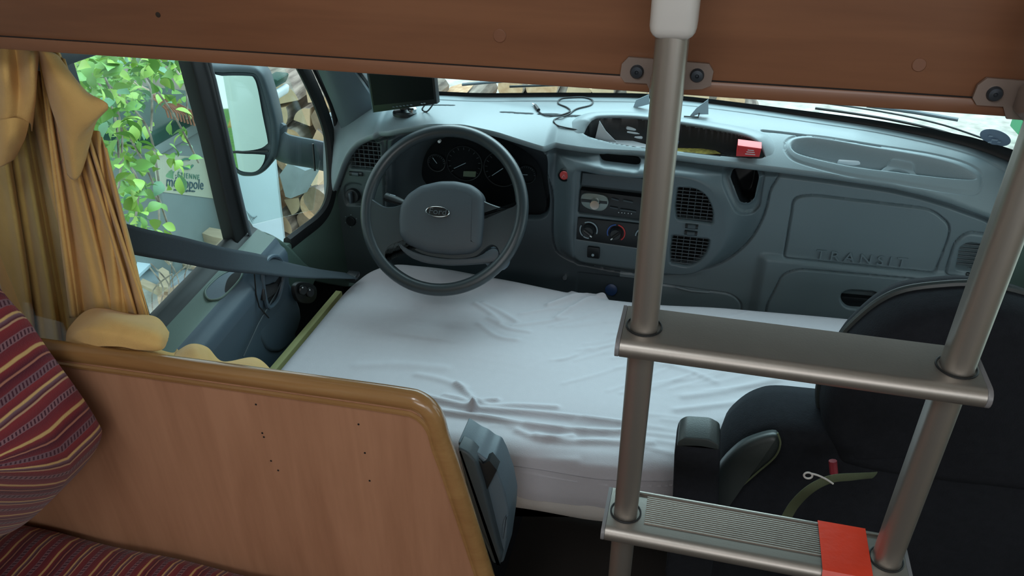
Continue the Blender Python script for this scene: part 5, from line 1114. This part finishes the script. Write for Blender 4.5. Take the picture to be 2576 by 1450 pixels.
# pale blue panel leaning beside the bin
pbl = [on(p, 'x', -2.0) for p in ((560, 380), (690, 396), (716, 640), (600, 640))]
o = B().add(*g_prism(ons([(530, 380), (690, 394), (716, 625), (590, 625)], 'y', 3.78), (0, .02, 0), .002)).out('leaning_panel', M['bluewhite'])
prop(recentre(o), 'large pale blue panel leaning upright between the bin and the log pile', 'panel'); pbx = o
for k in range(5):
    q = on((620+k*4, 532+k*5), 'y', 3.776); l_ = B().add(*g_tube([q, on((634+k*3, 560-k*4), 'y', 3.776)], .002, 4)).out('pencil_mark', M['plankgrey'], pbx); l_.location = -wloc(pbx)
for sx, m, pxs, lb, nm_ in ((-1.99, 'lidg', ((660, 196), (700, 200), (690, 226), (666, 224)), 'small green plastic tub on the log pile beside the mirror', 'green_tub'), (-1.98, 'paper', ((686, 226), (700, 230), (698, 254), (680, 254)), 'small white plastic jug on the log pile beside the mirror', 'white_jug')):
    o = B().add(*g_prism(rounded(ons(pxs, 'y', 3.55), .02, 3), (0, .12, 0), .008)).out(nm_, M[m]); prop(recentre(o), lb, nm_.split('_')[1])

# firewood: every log is a thing
R3 = random.Random(7)
def logmesh(r, L, seg, kind, seed):
    rr_ = random.Random(seed); V = []; cs_ = []
    if kind == 'round': prof = [(r*(1+.06*rr_.uniform(-1, 1))*math.cos(a), r*(1+.06*rr_.uniform(-1, 1))*math.sin(a)) for a in np.linspace(0, 2*math.pi, seg+1)[:-1]]
    elif kind == 'half': prof = [(r*math.cos(a), r*math.sin(a)*.9) for a in np.linspace(0, math.pi, seg-2)]+[(-r*.5, -r*.08), (r*.4, -r*.05)]
    else: prof = [(0, 0)]+[(r*1.25*math.cos(a), r*1.25*math.sin(a)) for a in np.linspace(.1, 1.55, seg-3)]; prof = [(x-r*.45, y-r*.45) for x, y in prof]
    n = len(prof); V = [(x, 0, z) for x, z in prof]+[(x*1.02, .012, z*1.02) for x, z in prof]+[(x*(1+.05*rr_.uniform(-1, 1)), L, z) for x, z in prof]
    Fs = [(i*n+k, i*n+(k+1) % n, (i+1)*n+(k+1) % n, (i+1)*n+k) for i in range(2) for k in range(n)]
    me = bpy.data.meshes.new('firewood_log'); me.from_pydata(V, [], Fs+[tuple(range(n)), tuple(2*n+k for k in range(n))[::-1]]); me.update()
    bm = bmesh.new(); bm.from_mesh(me); bmesh.ops.recalc_face_normals(bm, faces=bm.faces); bm.to_mesh(me); bm.free()
    me.materials.append(M['bark']); e = [M['logend'], M['logend2'], M['splitwood']][rr_.choice([0, 0, 1, 2])]; me.materials.append(e)
    for p in me.polygons:
        p.use_smooth = False
        if len(p.vertices) > 4: p.material_index = 1
        elif kind != 'round' and abs(p.normal.y) < .3 and (p.normal.z < -.1 if kind == 'half' else (p.normal.x < -.1 or p.normal.z < -.1)): p.material_index = 1
    return me
meshes = [(k, logmesh(r, .42, 14, k, s)) for s, (k, r) in enumerate([('round', .085), ('round', .07), ('round', .095), ('half', .10), ('half', .085), ('wedge', .10), ('wedge', .085), ('round', .06), ('half', .095), ('wedge', .095)])]
LOG = thing
cnt = 0
def putlog(x, y, z, rot=None, yaw=0.0, label=None, grp='firewood logs in the stacked pile', mi=None):
    global cnt
    k, me = meshes[mi if mi is not None else R3.randrange(len(meshes))]
    o = bpy.data.objects.new('firewood_log', me); COL.objects.link(o); o.location = (x, y, z); o.rotation_euler = (R3.uniform(-.04, .04), rot if rot is not None else R3.uniform(0, 6.28), yaw+R3.uniform(-.06, .06))
    prop(o, label or 'split or round firewood log stacked end-on in the long pile', 'log', grp); cnt += 1; return o
for i in range(19):            # one long stack: seen through the quarter window and, its top rows, through the windscreen
    for j in range(8 if i < 11 else 9):
        x = -2.72+i*.158+(j % 2)*.08; z = GZ+.075+j*.140
        mi = R3.randrange(len(meshes)); k_ = meshes[mi][0]; wq = x < -1.9
        ON = ['first', 'second', 'third', 'fourth', 'fifth', 'sixth', 'seventh', 'eighth', 'ninth', 'tenth', 'eleventh', 'twelfth', 'thirteenth', 'fourteenth', 'fifteenth', 'sixteenth', 'seventeenth', 'eighteenth', 'nineteenth']; lb_ = ('round log' if k_ == 'round' else 'split half log' if k_ == 'half' else 'split wedge')+', %s row up, %s from the bin end of the woodpile' % (ON[j], ON[i])
        putlog(x+R3.uniform(-.012, .012), 3.9+R3.uniform(-.06, .05), z+R3.uniform(-.008, .008), label=lb_, mi=mi)
for (px_, y, mi, rt, ya, lb) in (((772, 508), 3.55, 2, .2, 1.35, 'thick birch log lying sideways at the lower part of the pile'), ((745, 575), 3.5, 4, 2.9, 1.2, 'pale split log at the foot of the pile by the window corner'), ((790, 470), 3.6, 6, 1.0, .9, 'pale split wedge lying above the thick birch log')):
    q = on(px_, 'y', y); putlog(q[0]+.06, q[1], q[2], rt, ya-1.57 if ya > 1 else ya, lb, 'loose logs in front of the pile', mi)
o = B().add(*g_prism(ons([(702, 440), (724, 410), (768, 430), (730, 500), (717, 496)], 'y', 3.45), (.05, .10, 0), .004)).out('split_board', M['plankgrey']); prop(recentre(o), 'flat grey split board leaning on the log pile below the mirror arm', 'board')
# pallet and loose planks under the window
pal = thing('broken_pallet', 'weathered pallet with a grey board lying on the ground by the van', 'pallet', (-2.9, 3.2, GZ))
def gz(p, h=.12): return on(p, 'z', GZ+h)
def plank(ps, m, th=.025, parent=pal, name='plank', h=.12):
    return B().add(*g_prism([gz(p, h) for p in ps], (0, 0, th), .003)).out(name, M[m], parent)
plank([(352, 715), (372, 668), (502, 690), (468, 728), (440, 756)], 'plankgrey', .02, h=.10)
plank([(345, 650), (350, 628), (530, 664), (520, 686)], 'plank', h=.13)
plank([(352, 722), (362, 710), (452, 752), (440, 766)], 'plank', h=.14)
plank([(400, 768), (398, 752), (560, 668), (556, 690)], 'plank', h=.13)
plank([(448, 586), (460, 580), (586, 604), (580, 626), (540, 618)], 'plank', .06, h=.18)
plank([(404, 734), (402, 690), (412, 684), (428, 694), (430, 736)], 'plank', .03, h=.19)
plank([(412, 656), (416, 648), (432, 652), (426, 670)], 'plank', .03, h=.2)
plank([(345, 680), (350, 650), (384, 668), (350, 700)], 'bluewhite', .02, h=.15)
plank([(728, 560), (748, 545), (800, 556), (770, 580)], 'plank', .04, h=.16)
tw = thing('dry_twigs', 'thin dry twigs sticking up from the pallet', 'twigs', gz((400, 790)))
for k in range(7):
    a = Vector(gz((385+k*14, 790-k*8), .14)); B().add(*g_tube(smooth([a, a+Vector((.03*math.sin(k), .05, .12)), a+Vector((.12*math.cos(k*2), .08, .22))], False, 4), .004, 4)).out('twig', M['bark'], tw)
# stone wall and hedge behind the bush, so that the gaps are not empty
M['stonew'] = mat('rough_render_wall', (150, 150, 138), .95, var=.3, vscale=3, bump=.5, bscale=20)
o = B().add(*g_box((-4.6, 3.2, -1.6), (.2, 6.5, 1.9))).out('garden_wall', M['stonew'], None, True); prop(recentre(o), 'pale rendered garden wall behind the climbing bush', 'wall')
tk = thing('climbing_bush', 'green climbing bush with rounded leaves hanging in front of the bin', 'bush', (-1.9, 1.9, GZ))
for k in range(9):
    p0 = [(230, 180), (270, 210), (250, 160), (330, 150), (300, 300), (350, 170), (430, 160), (290, 380), (310, 450)][k]; p1 = [(300, 420), (400, 460), (290, 540), (380, 330), (430, 590), (500, 410), (470, 300), (340, 560), (400, 570)][k]
    a = on(p0, 'x', -1.95); b = on(p1, 'x', -1.80); m_2 = (a+b)/2+np.array([.04, .03*math.sin(k), .02])
    B().add(*g_tube(smooth([a, m_2, b], False, 6), .004, 5)).out('stem', M['bark'], tk)
B().add(*g_tube(smooth([(-2.35, 1.9, GZ), (-2.3, 1.95, -1.5), (-2.35, 2.0, -.9), (-2.3, 2.1, -.4)], False, 6), .05, 8)).out('trunk', M['bark'], tk)
def leafmesh(i):
    V = [(0, 0, 0)]; n = 6; Fs = []
    L = .042; w = .0115
    for k in range(1, n): t = k/n; h = math.sin(math.pi*t**.85)*w; V += [(-h, t*L, .004*math.sin(3*t)+.3*h), (0, t*L, .004*math.sin(3*t)), (h, t*L, .004*math.sin(3*t)+.3*h)]
    V.append((0, L, -.002))
    Fs += [(0, 2, 1), (0, 3, 2)]
    for k in range(n-2): a = 1+3*k; Fs += [(a, a+1, a+4, a+3), (a+1, a+2, a+5, a+4)]
    a = 1+3*(n-2); e = len(V)-1; Fs += [(a, a+1, e), (a+1, a+2, e)]
    me = bpy.data.meshes.new('leaf'); me.from_pydata(V, [], Fs); me.update(); me.materials.append(M['leaf'][i])
    for p in me.polygons: p.use_smooth = True
    return me
lm = [leafmesh(i) for i in range(3)]; basev = wloc(tk); rl = random.Random(11)
def leafspot():
    while True:
        x = rl.uniform(165, 500); y = rl.uniform(110, 590)
        # outline of the foliage in the photograph
        lim = np.interp(y, [110, 200, 260, 330, 400, 470, 540, 590], [510, 520, 500, 470, 500, 440, 400, 440]); lo = np.interp(y, [110, 260, 400, 590], [170, 240, 270, 330])
        dens = 1.0 if y < 230 else (.85 if x < 370 else .35)
        if lo < x < lim and rl.random() < dens: return x, y
for k in range(300):
    x, y = leafspot(); dpt = rl.uniform(-2.0, -1.62); q = on((x, y), 'x', dpt); s = rl.uniform(.9, 1.7)
    o = bpy.data.objects.new('leaf', lm[rl.choice([0, 0, 1, 1, 2])]); COL.objects.link(o); o.parent = tk; o.location = Vector(q)-basev
    o.rotation_euler = (rl.uniform(-1.6, .2), rl.uniform(-.8, .8), rl.uniform(0, 6.28)); o.scale = (s*1.15, s, s)
bmv = B()                       # remaining small leaves further back, one part
for k in range(1500):
    x = rl.uniform(150, 620) if k % 3 else rl.uniform(150, 420); y = rl.uniform(40, 260) if k % 3 else rl.uniform(150, 560)
    if y > 190 and x > 350: continue
    q = Vector(on((x, y), 'x', rl.uniform(-2.9, -2.1))); R = (Matrix.Rotation(rl.uniform(0, 6.28), 3, 'Z') @ Matrix.Rotation(rl.uniform(-1.5, .5), 3, 'X'))*rl.uniform(.9, 1.6)
    V = [R @ Vector(v)+q for v in ((0, 0, 0), (-.014, .02, .003), (0, .045, 0), (.014, .02, .003))]; bmv.add(V, [(0, 1, 2, 3)])
o = bmv.out('back_leaves', M['leaf'][0], tk, True); o['kind'] = 'stuff'
# pale planks, sheets and a green object lying beyond the windscreen on the right
sh = [((1740, 262), (2050, 300), (2080, 330), (1760, 290)), ((1980, 300), (2250, 330), (2240, 362), (2000, 340)), ((2060, 285), (2230, 300), (2240, 318), (2080, 306))]
for k, s4 in enumerate(sh):
    o = B().add(*g_prism([on(p, 'z', GZ+.1+.05*k) for p in s4], (0, 0, .04), .004)).out('white_sheet_board', mat('bright_board', (238, 244, 246), .7)); prop(recentre(o), ['long white board lying farthest left beyond the windscreen', 'white board lying before the gravel, beneath the wiper', 'shorter white board behind the wiper blade'][k], 'board', None)
o = B().add(*g_prism(ons([(2540, 318), (2585, 322), (2590, 345), (2560, 340)], 'z', GZ+.1), (0, 0, .2), .01)).out('green_crate', mat('green_plastic', (40, 150, 100), .5)); prop(recentre(o), 'green plastic crate on the gravel at the far right', 'crate')

# ------------------------------------------------------------ lift everything from lens height to the floor
for o in list(S.objects):
    if o.parent is None and o.type in ('MESH', 'EMPTY', 'CURVE'): o.location.z += ZC
